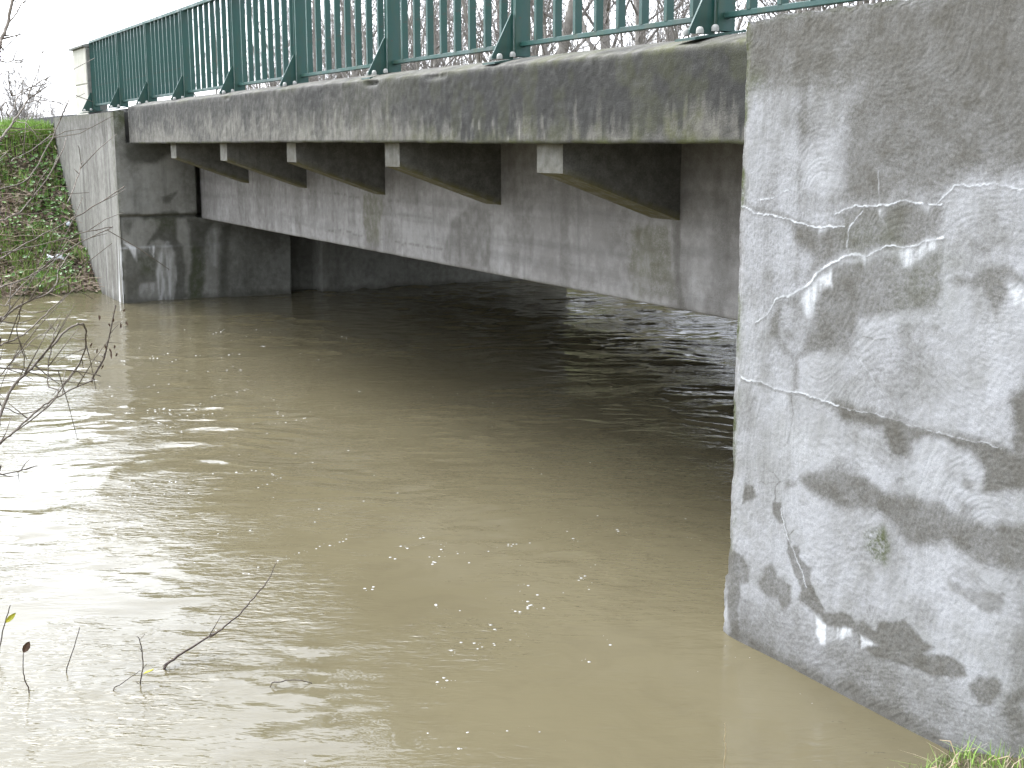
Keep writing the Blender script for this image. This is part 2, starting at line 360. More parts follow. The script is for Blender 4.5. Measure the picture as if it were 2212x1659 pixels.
# ---------------------------------------------------------------- shapes of stains, cracks, foam and twigs (metres)
W_STAIN = [
  (0.78, 0.05, [(-4.261,2.757),(-3.351,2.73),(-2.744,2.726),(-2.684,2.095),(-2.946,2.093),(-3.085,2.063),(-3.133,1.997),(-3.294,1.995),(-3.456,1.969),(-3.559,1.96),(-3.61,1.988),(-3.617,2.089),(-3.582,2.19),(-3.582,2.289),(-3.57,2.416),(-3.772,2.444),(-3.962,2.436),(-4.083,2.425),(-4.242,2.404)]),
  (0.35, 0.16, [(-3.416,2.755),(-2.744,2.726),(-2.707,2.333),(-2.97,2.366),(-3.205,2.438),(-3.37,2.567)]),
  (0.3, 0.03, [(-3.625,2.094),(-3.433,2.117),(-3.424,2.0),(-3.587,1.969)]),
  (0.35, 0.05, [(-3.973,2.348),(-3.832,2.329),(-3.706,2.23),(-3.824,2.21),(-3.952,2.263)]),
  (0.4, 0.02, [(-3.728,2.123),(-3.654,2.109),(-3.682,2.083),(-3.734,2.092)]),
  (0.35, 0.03, [(-3.782,2.034),(-3.706,2.01),(-3.632,1.997),(-3.627,1.926),(-3.747,1.952)]),
  (0.55, 0.02, [(-4.192,1.951),(-3.868,1.921),(-3.743,1.885),(-3.85,1.887),(-4.095,1.916)]),
  (0.75, 0.025, [(-3.866,1.895),(-3.697,1.88),(-3.582,1.892),(-3.627,1.927),(-3.49,1.969),(-3.115,1.989),(-3.117,1.873),(-3.262,1.835),(-3.346,1.831),(-3.469,1.783),(-3.546,1.784),(-3.73,1.696),(-3.788,1.648),(-3.756,1.742),(-3.846,1.831)]),
  (0.62, 0.02, [(-3.686,1.706),(-3.503,1.762),(-3.311,1.802),(-3.282,1.76),(-3.182,1.778),(-3.12,1.83),(-3.092,1.786),(-3.084,1.692),(-3.102,1.619),(-3.326,1.578),(-3.487,1.549),(-3.484,1.498),(-3.505,1.402),(-3.665,1.389),(-3.769,1.352),(-3.804,1.336),(-3.798,1.21),(-3.823,1.206),(-3.834,1.315),(-3.913,1.359),(-3.991,1.405),(-3.987,1.49),(-3.926,1.564),(-3.786,1.611),(-3.799,1.566),(-3.747,1.486),(-3.722,1.564),(-3.688,1.632)]),
  (0.3, 0.03, [(-3.718,1.629),(-3.5,1.722),(-3.487,1.549),(-3.522,1.441),(-3.697,1.417)]),
  (-0.55, 0.015, [(-3.909,1.554),(-3.797,1.54),(-3.746,1.475),(-3.771,1.38),(-3.84,1.348),(-3.908,1.399),(-3.929,1.48)]),
  (0.5, 0.012, [(-3.894,1.44),(-3.838,1.447),(-3.828,1.41),(-3.876,1.406)]),
  (0.3, 0.05, [(-4.037,1.63),(-3.888,1.612),(-3.966,1.554),(-4.094,1.591)]),
  (0.65, 0.02, [(-2.957,1.769),(-2.892,1.793),(-2.806,1.8),(-2.723,1.755),(-2.806,1.738),(-2.797,1.703),(-2.831,1.659),(-2.848,1.612),(-2.875,1.668),(-2.913,1.718),(-2.971,1.731),(-3.04,1.729),(-3.036,1.748)]),
  (0.5, 0.015, [(-2.971,1.873),(-2.887,1.856),(-2.924,1.84)]),
  (0.25, 0.04, [(-3.127,1.924),(-2.756,2.052),(-2.735,1.824),(-3.062,1.779)]),
  (0.33, 0.07, [(-3.484,1.405),(-3.256,1.517),(-3.041,1.527),(-3.023,1.319),(-3.167,1.194),(-3.332,1.213)]),
  (0.4, 0.02, [(-3.301,1.507),(-3.196,1.555),(-3.085,1.554),(-3.096,1.538),(-3.195,1.54),(-3.281,1.502)]),
  (0.8, 0.03, [(-2.707,1.464),(-2.751,1.376),(-2.748,1.276),(-2.656,1.248),(-2.622,1.434)]),
  (0.85, 0.02, [(-3.619,1.178),(-3.58,1.206),(-3.501,1.214),(-3.438,1.2),(-3.378,1.205),(-3.34,1.19),(-3.052,1.191),(-2.727,1.196),(-2.744,1.318),(-2.761,1.375),(-2.61,1.401),(-2.581,1.094),(-2.749,1.043),(-2.837,1.006),(-2.856,1.09),(-2.924,1.148),(-3.049,1.165),(-3.116,1.156),(-3.156,1.132),(-3.178,1.066),(-3.278,1.061),(-3.32,1.131),(-3.419,1.146),(-3.544,1.139),(-3.554,1.173)]),
  (0.78, 0.022, [(-3.757,0.84),(-3.759,0.867),(-3.709,0.894),(-3.578,0.93),(-3.403,0.924),(-3.295,0.892),(-3.167,0.918),(-3.03,0.93),(-2.961,0.894),(-2.821,0.894),(-2.569,0.968),(-2.551,0.776),(-2.656,0.754),(-2.783,0.751),(-2.878,0.76),(-2.992,0.793),(-3.152,0.73),(-3.257,0.781),(-3.319,0.811),(-3.502,0.775),(-3.635,0.79)]),
  (0.4, 0.02, [(-3.588,0.964),(-3.457,1.028),(-3.413,0.956),(-3.449,0.919),(-3.586,0.926)]),
  (0.35, 0.012, [(-3.25,0.977),(-3.208,0.987),(-3.188,0.919),(-3.247,0.938)]),
  (0.5, 0.015, [(-3.016,1.08),(-2.955,1.057),(-2.968,1.021),(-3.013,1.043)]),
  (0.65, 0.012, [(-2.935,1.051),(-2.884,1.042),(-2.886,0.993),(-2.938,1.007)]),
  (0.55, 0.02, [(-2.96,0.959),(-2.857,0.948),(-2.884,0.903),(-2.954,0.896)]),
  (0.4, 0.1, [(-3.444,0.731),(-3.258,0.792),(-3.165,0.721),(-3.208,0.622),(-3.353,0.56),(-3.475,0.614)]),
  (0.7, 0.008, [(-4.093,0.741),(-4.043,0.726),(-4.026,0.678),(-4.112,0.643)]),
  (0.5, 0.01, [(-3.853,0.817),(-3.78,0.844),(-3.777,0.804),(-3.838,0.78)]),
  (0.7, 0.006, [(-3.919,0.699),(-3.865,0.706),(-3.844,0.629),(-3.887,0.623),(-3.915,0.655)]),
  (0.75, 0.008, [(-3.851,0.627),(-3.822,0.59),(-3.806,0.556),(-3.757,0.557),(-3.737,0.512),(-3.674,0.481),(-3.624,0.37),(-3.592,0.337),(-3.636,0.29),(-3.741,0.306),(-3.719,0.365),(-3.767,0.433),(-3.807,0.492),(-3.83,0.511),(-3.834,0.574)]),
  (0.7, 0.008, [(-4.236,0.406),(-4.155,0.416),(-4.063,0.382),(-4.069,0.3),(-4.117,0.271),(-4.103,0.007),(-4.173,-0.018),(-4.212,0.248)]),
  (0.68, 0.01, [(-3.959,0.407),(-3.913,0.434),(-3.864,0.384),(-3.79,0.374),(-3.794,0.282),(-3.846,0.245),(-3.886,0.285),(-3.951,0.27),(-4.011,0.324)]),
  (0.75, 0.01, [(-3.62,0.321),(-3.506,0.359),(-3.407,0.331),(-3.411,0.269),(-3.483,0.262),(-3.601,0.283)]),
  (0.75, 0.01, [(-3.405,0.278),(-3.409,0.323),(-3.377,0.358),(-3.304,0.347),(-3.299,0.388),(-3.162,0.438),(-3.08,0.388),(-3.018,0.373),(-3.075,0.321),(-2.944,0.363),(-2.878,0.357),(-2.865,0.326),(-2.936,0.268),(-3.084,0.244),(-3.21,0.238),(-3.376,0.235)]),
  (0.72, 0.012, [(-2.974,0.655),(-2.935,0.667),(-2.901,0.645),(-2.807,0.664),(-2.727,0.668),(-2.715,0.63),(-2.732,0.587),(-2.806,0.583),(-2.877,0.598),(-2.951,0.618)]),
  (0.4, 0.03, [(-2.951,0.7),(-2.843,0.722),(-2.795,0.668),(-2.9,0.639)]),
  (0.7, 0.01, [(-2.855,0.287),(-2.813,0.339),(-2.739,0.354),(-2.718,0.306),(-2.756,0.239),(-2.808,0.233)]),
  (0.65, 0.02, [(-2.702,0.312),(-2.628,0.36),(-2.501,0.353),(-2.488,0.216),(-2.606,0.205),(-2.693,0.209),(-2.717,0.217)]),
  (0.5, 0.06, [(-4.192,0.089),(-3.922,0.261),(-3.724,0.263),(-3.625,0.2),(-3.376,0.235),(-3.153,0.227),(-2.928,0.264),(-2.748,0.216),(-2.491,0.244),(-2.47,0.023),(-2.866,-0.045),(-3.61,-0.032),(-4.186,-0.031)]),
  (0.5, 0.015, [(-4.121,0.218),(-4.045,0.213),(-4.049,0.093),(-4.092,0.078)]),
  (0.3, 0.03, [(-3.137,0.519),(-3.032,0.547),(-2.995,0.449),(-3.113,0.42)]),
]
W_WHITE = [
  (0.95, 0.012, [(-3.787,1.627),(-3.728,1.665),(-3.635,1.713),(-3.631,1.653),(-3.689,1.637),(-3.722,1.575),(-3.735,1.477),(-3.757,1.517),(-3.799,1.572)]),
  (0.8, 0.01, [(-3.49,1.776),(-3.423,1.799),(-3.44,1.757),(-3.464,1.725),(-3.481,1.754)]),
  (0.8, 0.012, [(-3.309,1.827),(-3.122,1.866),(-3.126,1.83),(-3.202,1.791),(-3.237,1.757),(-3.275,1.761),(-3.298,1.803)]),
  (0.7, 0.01, [(-3.429,1.967),(-3.36,1.975),(-3.379,1.93),(-3.364,1.886),(-3.408,1.914)]),
  (0.7, 0.01, [(-3.218,1.988),(-3.163,1.987),(-3.18,1.942),(-3.203,1.962)]),
  (0.6, 0.01, [(-3.757,1.871),(-3.646,1.881),(-3.725,1.847)]),
  (0.5, 0.02, [(-3.616,1.753),(-3.532,1.78),(-3.503,1.762),(-3.577,1.715)]),
  (0.8, 0.02, [(-2.811,1.733),(-2.7,1.731),(-2.692,1.644),(-2.773,1.67)]),
  (1, 0.008, [(-3.64,0.288),(-3.539,0.288),(-3.423,0.285),(-3.43,0.261),(-3.498,0.218),(-3.586,0.172),(-3.626,0.22)]),
  (0.9, 0.008, [(-3.389,0.292),(-3.272,0.294),(-3.336,0.263),(-3.368,0.232)]),
  (0.4, 0.08, [(-3.934,1.108),(-3.59,1.113),(-3.425,1.018),(-3.611,0.929),(-3.784,0.852),(-3.923,0.921)]),
  (0.4, 0.08, [(-3.142,1.129),(-2.91,1.125),(-2.867,0.993),(-2.955,0.906),(-3.128,0.956)]),
  (0.35, 0.08, [(-3.123,0.716),(-2.842,0.707),(-2.628,0.685),(-2.615,0.544),(-2.925,0.543)]),
  (0.5, 0.05, [(-3.883,2.173),(-3.719,2.2),(-3.599,2.14),(-3.599,2.039),(-3.691,2.011),(-3.83,2.059)]),
  (0.35, 0.08, [(-4.139,2.395),(-3.882,2.397),(-3.927,2.242),(-4.018,2.027),(-4.142,1.996)]),
  (0.3, 0.05, [(-3.763,2.317),(-3.712,2.316),(-3.625,2.2),(-3.726,2.2)]),
  (0.45, 0.012, [(-2.982,2.38),(-2.952,2.379),(-2.949,2.35),(-2.977,2.351)]),
  (0.4, 0.02, [(-2.883,2.363),(-2.831,2.362),(-2.822,2.323),(-2.879,2.32)]),
  (0.5, 0.008, [(-2.954,2.185),(-2.929,2.186),(-2.928,2.174),(-2.953,2.174)]),
  (0.35, 0.006, [(-4.239,0.119),(-4.19,0.158),(-4.153,0.026),(-4.232,-0.006)]),
  (0.25, 0.006, [(-4.226,0.327),(-4.199,0.335),(-4.184,0.16),(-4.227,0.115)]),
]
W_CRACK = [
  (1, 0.0065, [(-4.2,1.939),(-4.165,1.932),(-4.112,1.912),(-3.979,1.908),(-3.866,1.895),(-3.811,1.889),(-3.757,1.877),(-3.668,1.879),(-3.575,1.889)]),
  (1, 0.007, [(-3.635,1.927),(-3.579,1.953),(-3.531,1.965),(-3.422,1.972),(-3.337,1.98),(-3.293,1.992),(-3.218,1.99),(-3.115,1.989)]),
  (0.8, 0.005, [(-3.145,1.992),(-3.089,2.031),(-3.056,2.057),(-2.971,2.059),(-2.889,2.066),(-2.834,2.057),(-2.73,2.047)]),
  (0.9, 0.005, [(-4.078,1.45),(-4.02,1.477),(-3.981,1.519),(-3.958,1.56)]),
  (1, 0.009, [(-3.958,1.56),(-3.871,1.591),(-3.787,1.627),(-3.743,1.658),(-3.715,1.698),(-3.665,1.726),(-3.594,1.755),(-3.532,1.783),(-3.469,1.78),(-3.41,1.805),(-3.345,1.829),(-3.262,1.832),(-3.188,1.852),(-3.099,1.873)]),
  (0.7, 0.004, [(-3.546,1.784),(-3.559,1.814),(-3.552,1.87),(-3.521,1.918),(-3.488,1.949)]),
  (1, 0.007, [(-4.152,1.202),(-4.073,1.201),(-3.996,1.199),(-3.945,1.191),(-3.846,1.19),(-3.783,1.199),(-3.713,1.192),(-3.614,1.188),(-3.562,1.186)]),
  (0.5, 0.003, [(-3.555,1.181),(-3.4,1.19),(-3.077,1.178),(-2.914,1.177),(-2.785,1.183)]),
  (0.7, 0.004, [(-4.073,1.971),(-4.015,1.975),(-3.952,1.997),(-3.897,2.02)]),
  (0.4, 0.003, [(-3.419,2.103),(-3.409,1.976)]),
  (0.8, 0.004, [(-3.868,0.686),(-3.851,0.627),(-3.82,0.565),(-3.762,0.498),(-3.724,0.446),(-3.694,0.386)]),
  (0.5, 0.003, [(-3.265,1.2),(-3.447,1.374),(-3.476,1.396)]),
]
W_DARKLINE = [
  (0.55, 0.02, [(-4.199,2.408),(-4.083,2.425),(-3.978,2.44),(-3.838,2.426),(-3.779,2.443),(-3.676,2.42),(-3.55,2.425),(-3.524,2.443),(-3.406,2.457),(-3.27,2.496),(-3.209,2.488),(-3.092,2.49)]),
  (0.6, 0.01, [(-4.224,2.722),(-4.168,2.621),(-4.203,2.559)]),
  (0.6, 0.006, [(-3.936,0.829),(-3.88,0.804),(-3.91,0.772),(-3.908,0.702)]),
  (0.6, 0.006, [(-3.847,0.628),(-3.821,0.577),(-3.787,0.612)]),
  (0.5, 0.006, [(-3.84,1.175),(-3.822,1.098),(-3.839,1.015),(-3.85,0.975)]),
  (0.45, 0.005, [(-3.482,1.473),(-3.385,1.475),(-3.319,1.483)]),
  (0.4, 0.005, [(-3.361,1.326),(-3.325,1.296),(-3.292,1.261)]),
  (0.4, 0.006, [(-4.026,0.763),(-3.961,0.769),(-3.906,0.792)]),
  (0.5, 0.006, [(-3.913,0.097),(-3.878,0.21),(-3.91,0.229)]),
]
W_MOSS = [
  (1, 0.03, [(-3.38,0.712),(-3.299,0.747),(-3.264,0.675),(-3.281,0.606),(-3.333,0.596),(-3.383,0.652)]),
  (0.6, 0.08, [(-4.204,2.495),(-4.102,2.474),(-4.074,2.425),(-4.198,2.397)]),
  (0.35, 0.1, [(-3.567,1.875),(-3.319,1.913),(-3.314,1.841),(-3.504,1.787)]),
  (0.25, 0.12, [(-3.31,1.792),(-3.063,1.797),(-3.08,1.645),(-3.263,1.601)]),
  (0.5, 0.02, [(-3.127,-0.002),(-3.049,-0.0),(-3.063,-0.016),(-3.134,-0.014)]),
]
G_STAIN = [
  (0.5, 0.05, [(-11.882,1.726),(-11.53,1.713),(-11.409,1.643),(-11.448,1.155),(-11.816,1.154),(-11.9,1.406)]),
  (0.4, 0.03, [(-11.406,1.705),(-11.238,1.711),(-11.278,1.168),(-11.386,1.16)]),
  (0.55, 0.03, [(-9.92,1.524),(-9.532,1.695),(-9.193,1.667),(-9.161,1.438),(-9.196,1.193),(-10.028,1.157),(-10.102,1.242),(-9.972,1.409)]),
  (0.7, 0.02, [(-6.707,1.761),(-6.609,1.716),(-6.562,1.57),(-6.581,1.362),(-6.517,1.151),(-6.606,1.141),(-6.62,1.316),(-6.668,1.48)]),
  (0.4, 0.04, [(-7.14,1.645),(-6.732,1.676),(-6.662,1.321),(-6.861,1.311),(-7.161,1.346)]),
  (0.35, 0.04, [(-7.175,1.3),(-6.634,1.307),(-6.602,1.217),(-7.095,1.184)]),
  (0.4, 0.08, [(-6.153,1.677),(-6.057,1.721),(-6.136,1.105),(-6.238,1.109)]),
  (0.35, 0.05, [(-7.485,1.599),(-7.233,1.666),(-7.192,1.343),(-7.417,1.459)]),
  (0.3, 0.05, [(-13.947,2.092),(-13.657,2.066),(-13.735,1.206),(-13.948,1.193)]),
  (0.35, 0.08, [(-16.017,1.64),(-15.441,1.657),(-15.663,1.121),(-16.029,1.149)]),
]
G_MOSS = [
  (0.5, 0.05, [(-7.14,1.645),(-6.732,1.676),(-6.662,1.321),(-6.861,1.311),(-7.161,1.346)]),
  (0.35, 0.05, [(-7.175,1.3),(-6.634,1.307),(-6.602,1.217),(-7.095,1.184)]),
  (0.45, 0.05, [(-11.882,1.726),(-11.53,1.713),(-11.409,1.643),(-11.459,1.242),(-11.812,1.219),(-11.9,1.406)]),
]
G_LINE = [
  (0.6, 0.01, [(-13.048,1.289),(-11.906,1.296),(-11.122,1.283),(-10.101,1.282)]),
  (0.5, 0.01, [(-14.377,1.72),(-13.131,1.686),(-11.984,1.672)]),
  (0.35, 0.008, [(-11.408,1.668),(-10.272,1.688)]),
  (0.35, 0.008, [(-11.322,1.53),(-10.276,1.551)]),
]
A_STAIN = [
  (0.8, 0.03, [(3.861,1.257),(4.115,1.255),(4.155,1.217),(4.496,1.261),(4.603,1.269),(4.699,1.234),(4.929,1.282),(4.945,1.163),(4.802,1.146),(4.63,1.161),(4.618,0.915),(4.697,0.772),(4.709,0.587),(4.731,0.369),(4.737,0.04),(4.558,-0.037),(4.593,0.43),(4.596,0.701),(4.369,0.871),(4.247,0.79),(4.195,0.792),(4.309,0.947),(4.423,1.093),(4.416,1.157),(4.193,1.153),(4.113,1.208),(3.864,1.215)]),
  (0.55, 0.03, [(3.863,1.194),(4.048,1.178),(3.962,0.949),(3.895,1.046)]),
  (0.85, 0.04, [(4.792,1.146),(4.967,1.152),(5.162,1.092),(5.065,0.899),(4.994,0.575),(4.976,-0.041),(4.745,-0.027),(4.835,0.691),(4.807,1.016)]),
  (0.85, 0.06, [(5.249,1.046),(5.407,1.063),(5.335,-0.063),(5.2,-0.054)]),
  (0.3, 0.1, [(5.383,1.041),(6.209,1.015),(6.168,-0.114),(5.335,-0.063)]),
  (0.6, 0.03, [(3.898,0.73),(4.299,0.766),(4.317,0.497),(4.285,0.294),(4.061,0.285),(4.06,0.08),(3.894,-0.06),(3.906,0.517)]),
  (0.7, 0.02, [(4.423,1.485),(4.53,1.505),(4.66,1.534),(4.523,1.367),(4.439,1.39)]),
  (0.85, 0.05, [(3.959,2.253),(4.993,2.219),(4.961,1.937),(4.609,2.062),(4.338,1.924),(4.078,1.935),(3.944,1.996)]),
  (0.4, 0.08, [(4.628,2.079),(5.0,1.99),(4.966,1.277),(4.767,1.282)]),
]
A_MOSS = [
  (0.6, 0.08, [(4.84,0.799),(4.999,0.684),(4.954,-0.039),(4.757,-0.005)]),
  (0.5, 0.06, [(4.08,0.615),(4.292,0.627),(4.28,0.413),(4.11,0.4)]),
  (0.35, 0.08, [(4.173,1.164),(4.645,1.236),(4.61,0.98),(4.398,1.03)]),
]
A_WHITE = [
  (0.9, 0.02, [(3.875,0.878),(3.945,0.833),(4.027,0.798),(4.087,0.743),(4.069,0.616),(4.044,0.542),(4.009,0.672),(3.963,0.769),(3.902,0.803)]),
  (0.8, 0.02, [(4.225,0.769),(4.321,0.776),(4.291,0.606),(4.252,0.672)]),
  (0.5, 0.03, [(4.357,0.646),(4.411,0.858),(4.539,0.854),(4.585,0.701),(4.596,0.484),(4.558,-0.037),(4.31,-0.032),(4.308,0.336)]),
  (0.35, 0.03, [(4.071,0.273),(4.295,0.294),(4.299,0.174),(4.24,0.07),(4.071,0.08)]),
  (0.3, 0.03, [(5.079,0.964),(5.203,1.003),(5.2,0.455),(5.067,0.462)]),
]
FOAM = [(-6.174,2.907),(-6.049,2.916),(-6.012,2.963),(-5.9,2.907),(-5.755,2.772),(-5.357,2.686),(-5.186,2.509),(-5.284,3.477),(-5.173,3.341),(-5.198,3.043),(-5.127,2.941),(-5.09,3.02),(-5.035,2.931),(-4.954,2.905),(-4.917,2.938),(-4.929,2.808),(-4.829,2.625),(-4.75,2.623),(-4.692,2.405),(-4.671,2.462),(-4.631,2.334),(-4.491,2.202),(-4.778,2.133),(-4.383,2.185),(-5.554,2.313),(-5.207,3.002),(-5.727,3.956),(-5.375,4.254),(-5.69,3.645),(-5.409,4.206),(-5.372,3.906),(-4.283,2.786),(-4.445,3.004),(-4.363,2.972),(-5.163,2.753),(-4.295,2.026),(-4.357,2.12),(-3.837,1.995),(-3.808,1.935),(-5.947,2.608),(-6.035,2.753),(-10.462,3.447),(-10.497,3.429),(-11.374,3.134),(-10.466,2.864),(-10.285,2.742),(-10.48,2.533),(-10.424,2.47),(-10.471,2.413),(-13.197,3.246),(-13.01,3.113),(-13.174,4.307),(-12.848,3.926),(-12.84,3.833),(-12.934,3.56),(-8.067,2.419),(-8.068,2.657),(-8.975,2.494),(-11.279,2.976),(-11.462,2.653),(-11.141,2.294),(-13.052,2.793),(-10.419,4.177),(-9.758,3.781),(-9.784,3.099),(-13.298,5.338),(-9.889,2.724),(-9.529,2.453),(-13.062,2.514),(-6.316,2.401),(-6.986,2.593),(-7.067,2.522),(-8.292,3.338),(-10.335,4.247),(-11.29,3.534)]
SHRUB = [
  (0.012, 0.006, [(-5.95,0.773,2.516),(-6.042,0.84,2.633),(-6.136,0.889,2.715),(-6.23,0.935,2.838),(-6.325,0.975,2.95)]),
  (0.006, 0.002, [(-6.235,0.903,2.724),(-6.376,0.972,2.802),(-6.516,1.051,2.897)]),
  (0.009, 0.002, [(-5.557,0.695,2.13),(-5.709,0.765,2.211),(-5.861,0.837,2.284),(-6.009,0.925,2.374),(-6.162,0.984,2.456),(-6.306,1.094,2.51)]),
  (0.004, 0.0015, [(-6.128,0.943,2.378),(-6.318,1.024,2.397),(-6.507,1.102,2.411)]),
  (0.005, 0.0015, [(-5.553,0.723,2.515),(-5.696,0.787,2.532),(-5.835,0.875,2.549),(-5.97,0.981,2.584),(-6.1,1.111,2.64)]),
  (0.01, 0.0025, [(-5.369,0.578,1.014),(-5.47,0.652,1.095),(-5.572,0.718,1.181),(-5.669,0.818,1.244),(-5.765,0.91,1.305),(-5.86,1.004,1.369),(-5.96,1.067,1.378),(-6.061,1.118,1.362),(-6.167,1.146,1.277),(-6.28,1.133,1.149),(-6.4,1.08,1.034),(-6.515,1.054,0.958)]),
  (0.008, 0.003, [(-5.368,0.585,0.965),(-5.601,0.659,0.943),(-5.83,0.762,0.949),(-6.052,0.912,0.998),(-6.274,1.042,1.001),(-6.483,1.235,1.023)]),
  (0.008, 0.002, [(-5.165,0.598,1.488),(-5.319,0.661,1.499),(-5.466,0.774,1.551),(-5.606,0.913,1.582),(-5.758,0.974,1.652),(-5.908,1.048,1.714)]),
  (0.007, 0.002, [(-5.365,0.616,1.385),(-5.508,0.678,1.378),(-5.645,0.79,1.394),(-5.783,0.885,1.439),(-5.914,1.01,1.506)]),
  (0.005, 0.002, [(-5.534,0.857,1.098),(-5.666,0.876,1.175),(-5.793,0.925,1.319),(-5.92,0.979,1.39)]),
  (0.0045, 0.002, [(-5.365,0.611,1.321),(-5.559,0.677,1.273),(-5.739,0.84,1.224),(-5.912,1.026,1.174),(-6.085,1.186,1.107)]),
  (0.006, 0.002, [(-5.163,0.617,1.744),(-5.406,0.691,1.743),(-5.634,0.863,1.803),(-5.846,1.11,1.896),(-6.053,1.341,2.003)]),
  (0.004, 0.0018, [(-5.71,1.02,1.948),(-5.9,1.093,2.021),(-6.089,1.168,2.118)]),
  (0.005, 0.002, [(-5.369,0.579,0.881),(-5.497,0.637,0.831),(-5.621,0.721,0.804),(-5.741,0.822,0.789)]),
  (0.006, 0.002, [(-5.164,0.609,1.633),(-5.407,0.682,1.627),(-5.639,0.829,1.645),(-5.856,1.052,1.743),(-6.066,1.28,1.816)]),
  (0.0045, 0.0015, [(-5.163,0.619,1.777),(-5.356,0.686,1.77),(-5.531,0.879,1.785),(-5.69,1.124,1.828),(-5.871,1.236,1.826)]),
  (0.005, 0.002, [(-5.161,0.634,1.984),(-5.354,0.704,2.02),(-5.536,0.842,2.059),(-5.718,0.975,2.223),(-5.9,1.09,2.392)]),
  (0.005, 0.002, [(-5.162,0.626,1.875),(-5.355,0.695,1.896),(-5.539,0.823,1.941),(-5.715,0.991,2.126),(-5.904,1.067,2.224)]),
  (0.005, 0.0015, [(-5.367,0.6,1.168),(-5.56,0.666,1.114),(-5.747,0.78,1.029),(-5.929,0.918,1.022)]),
  (0.004, 0.0015, [(-5.359,0.666,1.494),(-5.554,0.718,1.539),(-5.74,0.831,1.611),(-5.916,0.998,1.689)]),
  (0.0035, 0.0015, [(-5.363,0.627,1.249),(-5.553,0.723,1.295),(-5.739,0.836,1.346),(-5.924,0.954,1.378)]),
  (0.004, 0.0015, [(-5.357,0.677,2.088),(-5.545,0.781,2.129),(-5.731,0.892,2.175),(-5.912,1.021,2.243)]),
  (0.0035, 0.0015, [(-5.347,0.757,1.565),(-5.549,0.755,1.427),(-5.744,0.801,1.259),(-5.948,0.791,1.123)]),
  (0.0035, 0.0012, [(-5.354,0.701,2.419),(-5.543,0.8,2.394),(-5.732,0.886,2.426),(-5.914,1.012,2.459)]),
  (0.0035, 0.0012, [(-5.356,0.692,2.287),(-5.545,0.784,2.314),(-5.736,0.862,2.402),(-5.924,0.952,2.434)]),
]
TWIGS = [
  (0.009, 0.002, [(-5.088,1.177,-0.15),(-5.088,1.177,0.0),(-5.108,1.222,0.024),(-5.127,1.271,0.037),(-5.142,1.334,0.056),(-5.157,1.397,0.077),(-5.172,1.454,0.094),(-5.183,1.526,0.131),(-5.192,1.599,0.187),(-5.202,1.666,0.246),(-5.221,1.705,0.283),(-5.241,1.74,0.334)]),
  (0.004, 0.002, [(-5.122,0.638,-0.15),(-5.122,0.638,0.0),(-5.123,0.625,0.06),(-5.124,0.623,0.117),(-5.123,0.628,0.173)]),
  (0.0035, 0.002, [(-5.249,0.807,-0.15),(-5.249,0.807,0.0),(-5.245,0.836,0.085),(-5.239,0.871,0.194)]),
  (0.004, 0.002, [(-4.971,1.049,-0.15),(-4.971,1.049,0.0),(-4.968,1.062,0.067),(-4.967,1.064,0.139),(-4.969,1.056,0.198),(-4.971,1.048,0.213)]),
  (0.004, 0.0015, [(-4.966,0.938,-0.15),(-4.966,0.938,0.0),(-4.959,0.975,0.028),(-4.944,1.047,0.076)]),
  (0.004, 0.002, [(-4.694,1.514,-0.15),(-4.694,1.514,0.0),(-4.681,1.553,0.016),(-4.669,1.591,0.02),(-4.655,1.629,0.016),(-4.64,1.674,0.0)]),
  (0.0045, 0.0025, [(-5.52,0.573,-0.15),(-5.52,0.573,0.0),(-5.518,0.589,0.088),(-5.516,0.611,0.168),(-5.513,0.638,0.246)]),
  (0.014, 0.006, [(-12.0,2.253,-0.15),(-12.0,2.253,0.0),(-11.986,2.329,0.138),(-11.976,2.376,0.218),(-11.968,2.418,0.367),(-11.959,2.46,0.528),(-11.95,2.506,0.716)]),
  (0.003, 0.0015, [(-3.23,2.704,-0.15),(-3.23,2.704,0.0),(-3.227,2.708,0.076),(-3.232,2.702,0.109),(-3.229,2.705,0.149),(-3.232,2.701,0.172)]),
]
# ---------------------------------------------------------------- ground, water
def graded(stops):
    """stops: [(x0, step0), (x1, step1), ...] -> increasing coordinates"""
    out = [stops[0][0]]
    for (a, sa), (b, sb) in zip(stops[:-1], stops[1:]):
        x = a
        while True:
            t = (x - a) / (b - a)
            x += sa * (sb / sa) ** max(0.0, min(1.0, t))
            if x >= b - 1e-6: break
            out.append(x)
        out.append(b)
    return np.array(out)

